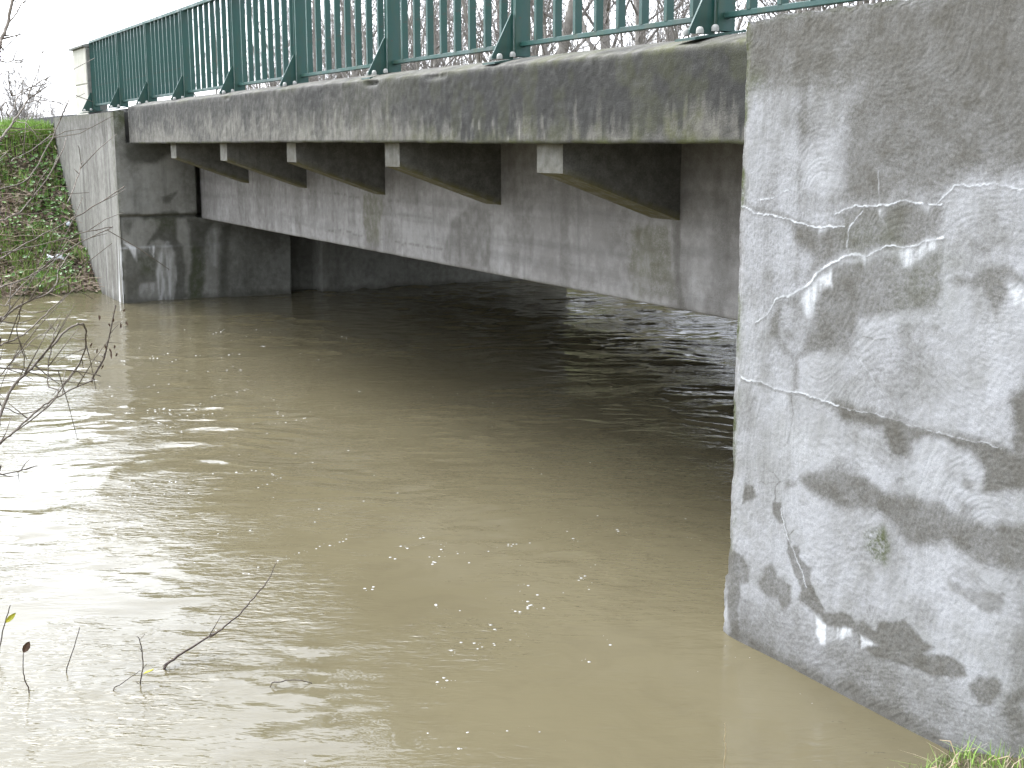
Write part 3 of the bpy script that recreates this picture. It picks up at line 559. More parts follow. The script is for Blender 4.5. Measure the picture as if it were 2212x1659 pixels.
def ground_z(X, Y):
    t = -19.2 - X + 0.10 * (fbm(Y * 1.3, Y * 0 + 3, 3, 2) - 0.5)
    left = np.interp(t, [-6, -1, 0, 0.45, 1.05, 1.8, 2.42, 2.88, 3.05, 3.5, 8, 40], [-1.5, -0.6, 0.0, 0.17, 0.53, 1.03, 1.53, 1.97, 2.3, 2.42, 2.38, 1.9])
    xe = np.where(Y < 3.6, -2.92 + (3.5 - np.clip(Y, -40, 3.5)) * 0.25, -4.0)
    s = X - xe
    near = np.interp(s, [-3, -0.5, 0, 0.6, 2.0, 6, 40], [-1.5, -0.25, 0.0, 0.22, 0.62, 0.9, 1.3])
    back = np.interp(s, [-3, -0.3, 0, 0.5, 40], [-1.5, -1.4, 0.2, 1.4, 1.4])
    fill = np.where((s > 0.1), 2.55, -1.5)
    right = np.where(Y < 3.75, near, np.where(Y < 11.3, fill, back))
    z = np.where(X < -11.5, left, right)
    road = (Y > 4.3) & (Y < 11.2) & (X < -19.3)
    z = np.where(road, np.maximum(z, 2.5), z)
    n = (fbm(X * 2.1, Y * 2.1, 4, 5) - 0.5) * 0.16 + (fbm(X * 9, Y * 9, 3, 8) - 0.5) * 0.06
    amp = np.where(X < -11.5, sstep(-0.3, 0.7, t), sstep(-0.2, 0.5, s)) * np.where((Y > 3.9) & (Y < 11.4), 0.0, 1.0)
    return z + n * amp

gx = graded([(-900, 90), (-60, 4), (-25, 0.3), (-23.2, 0.06), (-18.8, 0.06), (-17, 0.6), (-6, 0.5), (-3.6, 0.09), (-1.5, 0.09), (4, 0.4), (40, 4), (900, 90)])
gy = graded([(-900, 90), (-30, 3), (-2, 0.4), (1, 0.08), (3.95, 0.07), (6, 0.4), (14, 0.5), (50, 4), (900, 90)])
GX, GY = np.meshgrid(gx, gy, indexing='ij')
GZ = ground_z(GX, GY)
k = NT("ground_mat")
g1 = k.noise(2.2, 8, 0.65); g2 = k.noise(24, 6, 0.7); g3 = k.noise(90, 4, 0.7)
gcol = k.mix(k.rng(g1, 0.4, 0.6), (0.10, 0.082, 0.058), (0.075, 0.095, 0.03))
gcol = k.mix(k.rng(g2, 0.45, 0.7), gcol, (0.17, 0.135, 0.095))
gcol = k.mix(k.math('MULTIPLY', k.rng(g3, 0.5, 0.75), 0.6), gcol, (0.035, 0.03, 0.022))
M_GROUND = k.done(gcol, 0.95, k.bump(k.math('ADD', g2, k.math('MULTIPLY', g3, 0.5)), 0.9, 0.04), spec=0.15)
me = mesh_np("ground", np.stack([GX, GY, GZ], -1).reshape(-1, 3), grid_faces(len(gx), len(gy)), smooth=True)
tag(link("ground", me, M_GROUND), kind="structure", label="muddy grassed river banks and road embankment")

# river surface: waves as real relief
wx = graded([(-24, 0.3), (-20.2, 0.04), (-18, 0.03), (-4, 0.022), (-2.2, 0.022), (-0.5, 0.1)])
wy = graded([(-80, 8), (-10, 0.9), (-0.6, 0.05), (0.3, 0.023), (5.5, 0.03), (11, 0.06), (20, 0.5), (90, 8)])
WX, WY = np.meshgrid(wx, wy, indexing='ij')
TWIG_BASE = [(p[1][0], p[1][1]) for _, _, p in TWIGS]
def water_z(X, Y):
    ux = X + 0.9 * (fbm(X * 0.45, Y * 0.45, 3, 1) - 0.5) + 0.25 * (fbm(X * 1.7, Y * 1.7, 2, 4) - 0.5)
    uy = Y + 0.9 * (fbm(X * 0.45 + 40, Y * 0.45, 3, 2) - 0.5) + 0.25 * (fbm(X * 1.7 + 9, Y * 1.7, 2, 6) - 0.5)
    ux, uy = -0.87 * ux + 0.492 * uy, (0.492 * ux + 0.87 * uy) * 0.62
    rough = 0.3 + 0.95 * sstep(0.42, 0.62, fbm(X * 0.55 + 5, Y * 0.8, 3, 9))
    calm = sstep(-5.6, -3.6, X) * sstep(1.6, 2.6, Y)
    calm2 = sstep(-4.9, -4.2, X) * (1 - sstep(0.6, 1.1, Y))
    under = sstep(5.0, 7.0, Y)
    near = 1 - 0.45 * sstep(-8.0, -5.5, X)
    amp = near * (rough + 0.9 * under) * (1 - 0.75 * calm) * (1 - 0.5 * calm2)
    far = sstep(-8, -16, X)
    z = 0.009 * (fbm(ux * 0.9, uy * 1.3, 3, 10) - 0.5) + 0.0035 * (vn(ux * 1.9 + 2.5 * fbm(X * 0.8, Y * 0.8, 2, 8), uy * 1.5, 20) - 0.5)
    z = z + amp * (0.0050 + 0.004 * far) * (vn(ux * 3.4, uy * 3.0, 11) - 0.5) * 2
    z = z + amp * (0.0038 + 0.0035 * far) * (vn(ux * 8.5, uy * 7, 12) - 0.5) * 2
    z = z + amp * (0.0020 + 0.0008 * far) * (vn(ux * 16, uy * 12, 13) - 0.5) * 2
    rid = 1 - np.abs(2 * vn(ux * 2.2 + 3, uy * 1.6, 14) - 1)
    for tx, ty in TWIG_BASE:
        d = np.hypot(X - tx, (Y - ty) * 1.3)
        z = z + 0.0028 * np.cos(d * 62) * np.exp(-d / 0.10)
    z = z + amp * 0.007 * rid ** 6 + 0.005 * np.exp(-((Y - 3.5) / 0.03) ** 2) * (X > -4.25)
    return z
WZ = water_z(WX, WY)
k = NT("muddy_water_mat")
m1 = k.noise(0.5, 2, 0.5); m2 = k.noise(2.6, 3, 0.6, None, 1.5)
wc = k.mix(k.rng(m1, 0.35, 0.65), (0.0945, 0.082, 0.049), (0.1045, 0.091, 0.055))
wc = k.mix(k.math('MULTIPLY', k.rng(m2, 0.45, 0.7), 0.35), wc, (0.082, 0.070, 0.042))
wrot = k.map((1, 1, 1), (0, 0, R(-150.46)))
wm2 = k.t.nodes.new("ShaderNodeMapping"); wm2.inputs['Scale'].default_value = (1.5, 0.5, 1); k.L(wrot, wm2.inputs[0])
r1 = k.noise(14, 2, 0.55, wm2.outputs[0], 0.5); r2 = k.noise(40, 1, 0.5, wm2.outputs[0])
gate = k.rng(k.noise(0.9, 3, 0.5), 0.42, 0.62)
rh = k.math('MULTIPLY', k.math('ADD', r1, k.math('MULTIPLY', r2, 0.25)), k.math('ADD', 0.25, gate))
M_WATER = k.done(wc, 0.035, k.bump(rh, 0.32, 0.02), spec=0.5)
k.b.inputs['IOR'].default_value = 1.333
me = mesh_np("river_water", np.stack([WX, WY, WZ], -1).reshape(-1, 3), grid_faces(len(wx), len(wy)), smooth=True)
tag(link("river_water", me, M_WATER), kind="structure", label="swollen muddy brown river flowing under the bridge")

# foam bubbles drifting on the river
rnd = random.Random(5)
mb = MB()
def bubble(x, y, r):
    z = float(water_z(np.array([x]), np.array([y]))[0])
    n, rings = 7, 3
    vs = []; fs = []
    for i in range(rings):
        a = i / rings * math.pi / 2
        for j in range(n):
            t = 2 * math.pi * j / n
            vs.append((x + r * math.cos(a) * math.cos(t), y + r * math.cos(a) * math.sin(t), z - 0.002 + 0.5 * r * math.sin(a)))
    vs.append((x, y, z + 0.5 * r - 0.002))
    for i in range(rings - 1):
        for j in range(n):
            fs.append((i * n + j, i * n + (j + 1) % n, (i + 1) * n + (j + 1) % n, (i + 1) * n + j))
    for j in range(n):
        fs.append(((rings - 1) * n + j, (rings - 1) * n + (j + 1) % n, rings * n))
    mb.add(vs, fs)
for i, (x, y) in enumerate(FOAM):
    d = math.hypot(x, y)
    for q in range(rnd.choice([2, 3, 4, 6, 9])):
        s = 0.011 + 0.0009 * d
        bubble(x + rnd.gauss(0, s * 1.4), y + rnd.gauss(0, s), rnd.choice([0.12, 0.18, 0.25, 0.3, 0.55]) * s)
for i in range(380):
    x = rnd.uniform(-15, -3.6); y = rnd.uniform(0.9, 5.2)
    if fbm(np.array([x * 0.9]), np.array([y * 1.4]), 3, 15)[0] < 0.5 or (x > -5 and y > 2.4): continue
    bubble(x, y, rnd.uniform(0.003, 0.0075) * (0.7 + 0.06 * math.hypot(x, y)))
for i in range(26):      # broken foam lines drawn out along the current
    x = rnd.uniform(-11, -3.9); y = rnd.uniform(1.0, 3.4)
    if x > -4.6 and y > 2.3: continue
    a = rnd.uniform(1.0, 2.3)
    for q_ in range(rnd.randrange(8, 34)):
        a += rnd.gauss(0, 0.12); st_ = rnd.uniform(0.01, 0.05)
        x += math.cos(a) * st_ * 0.6; y += math.sin(a) * st_
        if y > 3.45: break
        bubble(x + rnd.gauss(0, 0.012), y + rnd.gauss(0, 0.012), rnd.choice([0.002, 0.003, 0.004, 0.006]) * (0.7 + 0.08 * math.hypot(x, y)))
for i in range(55):     # scum along the right wall's waterline
    x = rnd.uniform(-4.25, -3.4)
    bubble(x, 3.47 - abs(rnd.gauss(0, 0.05)) - 0.25 * rnd.random() ** 3, rnd.uniform(0.0015, 0.005))
tag(mb.build("foam", M_FOAM, smooth=True), "small white foam bubbles drifting on the brown river", "foam", kind="stuff")

# ---------------------------------------------------------------- right wing wall with its stains
def noise_warp(X, Z, a=0.035):
    return (X + a * (fbm(X * 7, Z * 7, 4, 3) - 0.5) * 2, Z + a * (fbm(X * 7 + 31, Z * 7, 4, 6) - 0.5) * 2)

wing_right = empty("wing_wall", (0, 0, 0))
tag(wing_right, "cracked grey rendered wing wall with damp patches and white crack lines, nearest the viewer", "wall")
TOPZ = 2.725
s_side = -np.array([0.9, 0.75, 0.6, 0.5, 0.4, 0.3, 0.2, 0.12, 0.08, 0.05, 0.035, 0.024, 0.014, 0.007])
s_front = np.concatenate([np.arange(0, 1.62, 0.0042), np.arange(1.62, 3.4, 0.009), np.arange(3.4, 9, 0.2)])
sv = np.concatenate([s_side, s_front]); tz = np.concatenate([[-0.9, -0.5, -0.25], np.arange(-0.1, TOPZ + 0.002, 0.0042)])
SS, TT = np.meshgrid(sv, tz, indexing='ij')
X0 = -4.21
Xn = X0 + np.maximum(SS, 0); Yn = 3.5 + np.maximum(-SS, 0)
# ragged, worn arris at the corner and at the top
cz = fbm(TT * 9, TT * 0 + 2, 4, 4) - 0.5
wear = np.exp(-(SS / 0.03) ** 2)
chip = sstep(0.60, 0.72, fbm(TT * 16, TT * 0 + 7, 3, 12))
Xn = Xn + wear * (0.008 + 0.010 * cz)
Yn = Yn + wear * (0.008 + 0.010 * cz)
low = sstep(0.30, 0.26, TT) * sstep(-0.2, 0.1, TT + 0.3)
Xn = Xn - low * np.exp(-(SS / 0.05) ** 2) * (0.028 + 0.02 * (fbm(TT * 40, SS * 30, 3, 9) - 0.5))
topw = np.exp(-((TT - TOPZ) / 0.03) ** 2)
corner = np.exp(-((SS) / 0.12) ** 2)
Zn = TT - topw * (0.012 + 0.022 * fbm(SS * 18, SS * 0 + 1, 4, 5)) - topw * corner * 0.03 * fbm(SS * 40, TT * 20, 2, 7)
# trowel relief
ang = 3.0 * fbm(Xn * 1.1, TT * 1.1, 2, 16)
ru = Xn * np.cos(ang) + TT * np.sin(ang); rv = -Xn * np.sin(ang) + TT * np.cos(ang)
relief = 0.010 * (fbm(Xn * 1.6, TT * 1.6, 3, 17) - 0.5) + 0.0022 * (fbm(ru * 9, rv * 70, 3, 18) - 0.5) + 0.0022 * (fbm(Xn * 60, TT * 60, 2, 19) - 0.5)
px, pz = noise_warp(Xn, TT, 0.026)
px2, pz2 = noise_warp(Xn, TT, 0.006)
px2 = px2 + 0.010 * (fbm(Xn * 38, TT * 38, 3, 8) - 0.5); pz2 = pz2 + 0.016 * (fbm(Xn * 38 + 7, TT * 38, 3, 9) - 0.5)
stain = add_polys(np.zeros_like(Xn), px, pz, [(a, b * (1.25 if b < 0.031 else 1.7), c) for a, b, c in W_STAIN])
fade = sstep(-2.74, -2.48, Xn + 0.25 * (fbm(Xn * 3, TT * 3, 3, 2) - 0.5))        # beyond the traced part the patches go on in the same manner
patch = 0.72 * sstep(0.50, 0.56, fbm(Xn * 2.2 + 0.8 * TT, TT * 3.6, 5, 4)) * (TT < 1.9) + 0.75 * sstep(1.45, 1.75, TT + 0.7 * (fbm(Xn * 2, TT * 2, 4, 6) - 0.5))
stain = stain * (1 - fade) + np.clip(patch, 0, 0.85) * fade
stain = add_lines(stain, px2, pz2, [(a, b, c) for a, b, c in W_DARKLINE])
mott = 0.26 * sstep(0.50, 0.75, fbm(Xn * 2.7, TT * 2.7, 3, 20)) + 0.14 * sstep(0.62, 0.8, fbm(Xn * 12, TT * 12, 4, 21))
topdirt = 0.45 * sstep(1.9, 2.7, TT) * fbm(Xn * 8, TT * 2.5, 4, 22) + 0.3 * sstep(2.0, 2.7, TT) * sstep(-3.9, -2.9, Xn)
runs = sstep(0.52, 0.78, fbm(Xn * 11, TT * 0.55, 4, 23)) * (0.12 + 0.4 * sstep(1.2, 2.6, TT))
stain = 1 - (1 - stain) * (1 - mott * 0.8) * (1 - topdirt) * (1 - runs)
halo = add_lines(np.zeros_like(Xn), px2, pz2 + 0.010, [(0.45 * a, b * 2.2, c) for a, b, c in W_CRACK])
stain = np.maximum(stain, halo)
tide = sstep(0.09, 0.02, TT + 0.06 * (fbm(Xn * 5, TT * 0, 3, 1) - 0.5)) * 0.75
stain = 1 - (1 - stain) * (1 - tide)
white = add_polys(np.zeros_like(Xn), px, pz, [(a, b * 1.9, c) for a, b, c in W_WHITE if b < 0.03])
wsoft = add_polys(np.zeros_like(Xn), px, pz, [(a, b * 1.3, c) for a, b, c in W_WHITE if b >= 0.03])
streaky = sstep(0.3, 0.65, fbm(Xn * 34, TT * 5, 4, 2))
white = np.maximum(white * (0.35 + 0.65 * streaky), wsoft * (0.55 + 0.3 * fbm(Xn * 9, TT * 9, 3, 3)))
stain = stain * (1 - 0.5 * wsoft)
crack = add_lines(np.zeros_like(Xn), px2, pz2, [(a, b * 0.8, c) for a, b, c in W_CRACK]) * (0.55 + 0.45 * sstep(0.35, 0.55, fbm(Xn * 20, TT * 20, 3, 12)))
white = np.maximum(white, crack)
stain = stain * (1 - 0.9 * crack)
moss = add_polys(np.zeros_like(Xn), px, pz, W_MOSS)
moss = np.maximum(moss, 0.9 * np.exp(-(SS / 0.04) ** 2) * sstep(0.35, 0.6, fbm(TT * 6, SS * 10, 3, 13)) * sstep(0.35, 0.5, TT))
moss = np.maximum(moss, 0.35 * topw * sstep(0.4, 0.7, fbm(SS * 9, TT * 9, 3, 14)))
stain = 1 - (1 - stain) * (1 - 0.45 * np.exp(-(SS / 0.035) ** 2))
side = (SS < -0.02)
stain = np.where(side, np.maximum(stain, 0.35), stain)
Yn = np.where(SS > -0.02, Yn - relief - 0.0016 * crack, Yn)
me = mesh_np("wall_face", np.stack([Xn, Yn, Zn], -1).reshape(-1, 3), grid_faces(len(sv), len(tz)), smooth=True,
             mask=np.stack([stain, moss, np.clip(white, 0, 1), np.ones_like(white)], -1).reshape(-1, 4))
link("wall_face", me, M_RENDER, wing_right)
# top of the wall follows the ragged upper edge
ti = len(tz) - 1
top_front = np.stack([Xn[:, ti], Yn[:, ti], Zn[:, ti]], -1)[len(s_side) - 1:]
tv = np.concatenate([top_front, top_front + np.array([0, 0.25, 0.012]), np.stack([top_front[:, 0], np.full(len(top_front), 4.4), np.full(len(top_front), 2.735)], -1)])
n = len(top_front)
fa = np.arange(n - 1)
tf = np.concatenate([np.stack([fa, fa + 1, fa + 1 + n, fa + n], 1), np.stack([fa + n, fa + 1 + n, fa + 1 + 2 * n, fa + 2 * n], 1)])
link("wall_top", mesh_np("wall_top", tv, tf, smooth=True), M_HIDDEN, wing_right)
mb = MB(); mb.box(-4.17, 4.7, 3.56, 4.38, -1.0, 2.68); mb.box(-4.16, 4.7, 4.38, 11.2, -1.0, 2.2)
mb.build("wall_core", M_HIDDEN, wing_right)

# ---------------------------------------------------------------- left abutment and its wing wall
abut = empty("abutment", (0, 0, 0))
tag(abut, "streaked grey concrete abutment with wing wall at the far end beside the grassy bank", "abutment")
def abut_x(Y, Z):
    x = np.where(Z > 1.205, -17.725 - 0.0 * Z, -17.775 - 0.055 * (1.2 - np.clip(Z, 0, 1.2)))
    x = x + np.where(Z < 0.775, 0.022, 0.0)
    x = np.where((np.abs(Z - 1.205) < 0.018), x - 0.03, x)
    x = np.where((Y > 4.93) & (Z > 1.165), -18.45, x)
    x = np.where((Y > 6.32) & (Y < 6.78), -18.12, x)
    x = np.where((Y > 4.0) & (Z > 2.21), -18.3, x)
    return x
ay = np.unique(np.concatenate([np.arange(3.84, 6.9, 0.018), np.arange(6.9, 11.2, 0.05)])); az = np.concatenate([[-0.9, -0.4], np.arange(-0.15, 2.645, 0.018)])
AY, AZ = np.meshgrid(ay, az, indexing='ij')
AX = abut_x(AY, AZ) + 0.012 * (fbm(AY * 2, AZ * 2, 3, 3) - 0.5) + 0.006 * (fbm(AY * 14, AZ * 14, 3, 5) - 0.5)
arris = np.exp(-((AY - 3.84) / 0.03) ** 2)
AX = AX - arris * (0.012 + 0.02 * (fbm(AZ * 8, AZ * 0, 4, 9) - 0.4))
qy, qz = noise_warp(AY, AZ, 0.03)
ast_shade = add_polys(np.zeros_like(AY), qy, qz, A_STAIN)
ast_shade = 1 - (1 - ast_shade) * (1 - 0.45 * sstep(0.45, 0.75, fbm(AY * 3, AZ * 1.2, 4, 7))) * (1 - 0.3 * sstep(4.9, 5.6, AY))  # last factor paints the shade under the deck into the stain mask
ast_shade = 1 - (1 - ast_shade) * (1 - 0.7 * sstep(0.10, 0.0, AZ + 0.08 * (fbm(AY * 4, AY * 0, 3, 2) - 0.5)))
amo = add_polys(np.zeros_like(AY), qy, qz, A_MOSS)
amo = np.maximum(amo, 0.4 * arris * sstep(0.3, 0.6, fbm(AZ * 4, AZ * 0 + 5, 3, 4)))
amo = np.maximum(amo, 0.8 * sstep(2.2, 2.6, AZ) * (AY < 4.05))
awh = add_polys(np.zeros_like(AY), qy, qz, A_WHITE) * (0.4 + 0.7 * sstep(0.3, 0.7, fbm(AY * 30, AZ * 4, 3, 6)))
awh = np.maximum(awh, 0.5 * np.exp(-((AZ - 0.775) / 0.02) ** 2) * sstep(0.45, 0.7, fbm(AY * 6, AZ, 3, 1)) * (AY < 4.7))
awh = np.maximum(awh, 0.8 * arris * sstep(0.85, 0.75, AZ) * sstep(0.3, 0.55, fbm(AZ * 5, AZ * 0 + 9, 3, 8)))
me = mesh_np("channel_face", np.stack([AX, AY, AZ], -1).reshape(-1, 3), grid_faces(len(ay), len(az)), smooth=False,
             mask=np.stack([ast_shade, amo, awh, np.ones_like(awh)], -1).reshape(-1, 4))
link("channel_face", me, M_ABUT, abut)
vx = np.concatenate([np.arange(-22.25, -17.735, 0.02), [-17.735]]); vz = np.concatenate([[-0.9, -0.4], np.arange(-0.15, 2.65, 0.02)])
VX, VZ = np.meshgrid(vx, vz, indexing='ij')
bat = np.where(VZ < 1.2, 0.055 * (1.2 - np.clip(VZ, 0, 1.2)) * sstep(-18.6, -17.74, VX), 0)
VXX = VX - bat - np.where(VX > -17.74, 0.012, 0)
VY = 3.84 - 0.010 * (fbm(VX * 1.5, VZ * 1.5, 3, 4) - 0.5) + np.exp(-((VX + 17.735) / 0.03) ** 2) * 0.012 * fbm(VZ * 8, VZ * 0, 3, 9)
VZZ = VZ - np.exp(-((VZ - 2.63) / 0.03) ** 2) * 0.02 * fbm(VX * 8, VX * 0, 3, 8)
vst = 0.55 * sstep(1.9, 2.6, VZ + 0.5 * (fbm(VX * 9, VZ * 0.6, 4, 2) - 0.5)) + 0.35 * sstep(0.5, 0.72, fbm(VX * 10, VZ * 0.5, 4, 3))
vst = np.clip(vst + 0.5 * sstep(0.12, 0.0, VZ), 0, 1)
vwh = 0.45 * sstep(0.55, 0.8, fbm(VX * 14, VZ * 0.9, 3, 5)) * sstep(1.4, 0.6, VZ) + 0.8 * sstep(0.5, 0.7, fbm(VX * 26, VZ * 0.8, 3, 7)) * sstep(-18.3, -17.9, VX) * sstep(0.95, 0.7, VZ)
vmo = 0.35 * sstep(0.5, 0.7, fbm(VX * 7, VZ * 1.0, 3, 11)) * sstep(-18.2, -17.8, VX) + 0.3 * sstep(2.5, 2.62, VZ)
me = mesh_np("wing_face", np.stack([VXX, VY, VZZ], -1).reshape(-1, 3), grid_faces(len(vx), len(vz)), smooth=True,
             mask=np.stack([vst, vmo, np.clip(vwh, 0, 1), np.ones_like(vwh)], -1).reshape(-1, 4))
link("wing_face", me, M_WING, abut)
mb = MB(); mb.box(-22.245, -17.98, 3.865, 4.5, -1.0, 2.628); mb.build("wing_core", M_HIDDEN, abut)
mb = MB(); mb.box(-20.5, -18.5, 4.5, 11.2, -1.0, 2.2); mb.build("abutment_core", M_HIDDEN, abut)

# ---------------------------------------------------------------- bridge superstructure
bridge = empty("road_bridge", (0, 0, 0))
tag(bridge, "concrete road bridge with weathered edge beam, brackets and deep girder over the river", "bridge")
# edge beam: dense cross section swept along x
bx = np.arange(-17.57, -4.1, 0.016)
prof = [(4.34, 2.215), (4.2, 2.212), (4.06, 2.200), (4.02, 2.196), (4.006, 2.199), (4.0, 2.207)]
prof += [(4.0, z) for z in np.arange(2.222, 2.668, 0.014)]
prof += [(4.001, 2.676), (4.004, 2.683), (4.02, 2.691), (4.06, 2.706), (4.10, 2.717), (4.16, 2.732), (4.22, 2.745), (4.30, 2.755), (4.6, 2.76)]
prof = np.array(prof)
BX, BI = np.meshgrid(bx, np.arange(len(prof)), indexing='ij')
BY = prof[BI, 0]; BZ = prof[BI, 1]
tilt = (BX + 12) * 0.0
edge_t = np.exp(-((BZ - 2.685) / 0.03) ** 2) * (BY < 4.2)
edge_b = np.exp(-((BZ - 2.198) / 0.012) ** 2)
BY = BY + 0.006 * (fbm(BX * 3, BZ * 3, 3, 1) - 0.5) + 0.005 * (fbm(BX * 30, BZ * 30, 2, 3) - 0.5) + edge_t * 0.014 * (fbm(BX * 9, BX * 0 + 3, 4, 5) - 0.35)
BZ = BZ + edge_t * -0.012 * (fbm(BX * 5, BX * 0 + 3, 4, 6) - 0.3) + edge_b * 0.010 * (fbm(BX * 4, BX * 0 + 8, 4, 7) - 0.5) + 0.012 * np.exp(-((BX + 11) / 4.0) ** 2)
for cxx, w, dep in ((-9.31, 0.12, 0.05), (-8.15, 0.16, 0.032), (-6.2, 0.05, 0.012), (-13.1, 0.08, 0.015)):
    c = np.exp(-((BX - cxx) / w) ** 4) * np.exp(-((BZ - 2.672) / 0.022) ** 2) * (BY < 4.12)
    BY = BY + c * dep * (0.7 + 0.6 * fbm(BX * 40, BZ * 40, 2, 9)); BZ = BZ - c * dep * 0.25
zz = (BZ - 2.2) / 0.48
stk = fbm(BX * 16, BZ * 1.6, 4, 2); stk2 = fbm(BX * 45, BZ * 3.5, 3, 12)
nearness = sstep(-10.5, -7.2, BX)
bound = 0.50 - 0.24 * nearness + 0.28 * (fbm(BX * 0.9, BX * 0 + 2, 3, 8) - 0.5) + 0.75 * (stk - 0.5) + 0.45 * (stk2 - 0.5)
mid = np.exp(-((BX + 7.5) / 0.55) ** 2)
bound = bound - 0.42 * mid
bst = sstep(-0.22, 0.24, zz - bound) * (0.72 + 0.28 * nearness + 0.2 * (fbm(BX * 3, BZ * 3, 3, 3) - 0.5))
bst = 1 - (1 - bst) * (1 - 0.55 * sstep(0.5, 0.72, fbm(BX * 4.5, BZ * 5.5, 4, 17))) * (1 - 0.6 * sstep(0.5, 0.72, fbm(BX * 1.3, BX * 0 + 6, 3, 4)) * sstep(0.1, 0.7, zz)) * (1 - 0.35 * sstep(0.5, 0.7, stk2))
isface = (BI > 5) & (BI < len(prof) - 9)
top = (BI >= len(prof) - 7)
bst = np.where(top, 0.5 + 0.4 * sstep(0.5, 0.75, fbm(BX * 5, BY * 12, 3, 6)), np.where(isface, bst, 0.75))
bmo = 0.75 * sstep(2.235, 2.2, BZ) * sstep(0.3, 0.5, fbm(BX * 5, BZ * 0, 3, 5)) + 0.7 * (1 - 0.6 * bst) * sstep(-12.5, -5, BX) * sstep(0.42, 0.62, fbm(BX * 6, BZ * 5, 3, 9)) + 0.35 * edge_t * sstep(0.4, 0.7, fbm(BX * 4, BX * 0 + 1, 3, 10))
bwh = 0.5 * sstep(0.70, 0.82, fbm(BX * 26, BZ * 6, 3, 14)) * sstep(0.62, 0.1, zz) * isface * sstep(0.5, 0.65, fbm(BX * 1.6, BX * 0 + 4, 2, 15))
bwh = bwh + np.where(top, 0.15 * sstep(0.4, 0.7, fbm(BX * 3, BY * 9, 3, 8)), 0)
bst = bst * (1 - bwh)
me = mesh_np("edge_beam", np.stack([BX, BY, BZ], -1).reshape(-1, 3), grid_faces(len(bx), len(prof), flip=False), smooth=False,
             mask=np.stack([bst, np.clip(bmo, 0, 1), np.clip(bwh, 0, 1), np.ones_like(bst)], -1).reshape(-1, 4))
beam = link("edge_beam", me, M_BEAM, bridge)
mb = MB(); mb.prism([(float(a), float(b)) for a, b in prof[[3, 6, -12, -8, -1, 0]]], 0, -17.572, -17.55); mb.build("beam_end", M_BEAM, beam)
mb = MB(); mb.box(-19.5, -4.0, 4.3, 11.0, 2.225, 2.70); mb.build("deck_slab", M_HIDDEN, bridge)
# girders
hx = np.arange(-17.80, -4.0, 0.02)
hz = np.concatenate([[1.150, 1.153, 1.166], np.arange(1.185, 2.226, 0.02)])
HX, HZ = np.meshgrid(hx, hz, indexing='ij')
HY = np.full_like(HX, 5.0) + np.where(HZ < 1.152, 0.028, np.where(HZ < 1.16, 0.012, 0)) + 0.004 * (fbm(HX * 0.6, HZ * 11, 2, 5) - 0.5) + 0.003 * (fbm(HX * 12, HZ * 12, 2, 7) - 0.5)
HZ2 = HZ - 0.0028 * (HX + 17.84) * (2.226 - HZ) / 1.08 + np.where(HZ < 1.16, 0.006 * (fbm(HX * 6, HX * 0, 3, 2) - 0.5), 0)
ux_, uz_ = noise_warp(HX, HZ, 0.03)
hst_shade = add_polys(np.zeros_like(HX), ux_, uz_, G_STAIN)
hst_shade = add_lines(hst_shade, ux_, uz_, G_LINE)
hst_shade = 1 - (1 - hst_shade) * (1 - 0.6 * sstep(1.5, 2.15, HZ + 0.4 * (fbm(HX * 1.2, HZ, 3, 3) - 0.5))) * (1 - 0.35 * sstep(0.55, 0.75, fbm(HX * 5, HZ * 1.2, 4, 6)))  # factor rising with height paints the overhang's shade; the rest is staining
hmo = add_polys(np.zeros_like(HX), ux_, uz_, G_MOSS)
hwh = 0.25 * sstep(0.5, 0.7, fbm(HX * 7, HZ * 2, 3, 8)) * sstep(1.75, 1.3, HZ)
me = mesh_np("main_girder", np.stack([HX, HY, HZ2], -1).reshape(-1, 3), grid_faces(len(hx), len(hz)), smooth=True,
             mask=np.stack([hst_shade, hmo, hwh, np.ones_like(hst_shade)], -1).reshape(-1, 4))
g0 = link("main_girder", me, M_GIRDER, bridge)
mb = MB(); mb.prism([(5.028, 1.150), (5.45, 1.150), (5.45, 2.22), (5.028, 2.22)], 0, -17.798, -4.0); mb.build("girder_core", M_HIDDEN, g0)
for y in (6.6, 8.2, 9.8, 10.6):
    mb = MB(); mb.box(-17.84, -4.0, y, y + 0.42, 1.15, 2.22); mb.build("main_girder", M_HIDDEN, bridge)
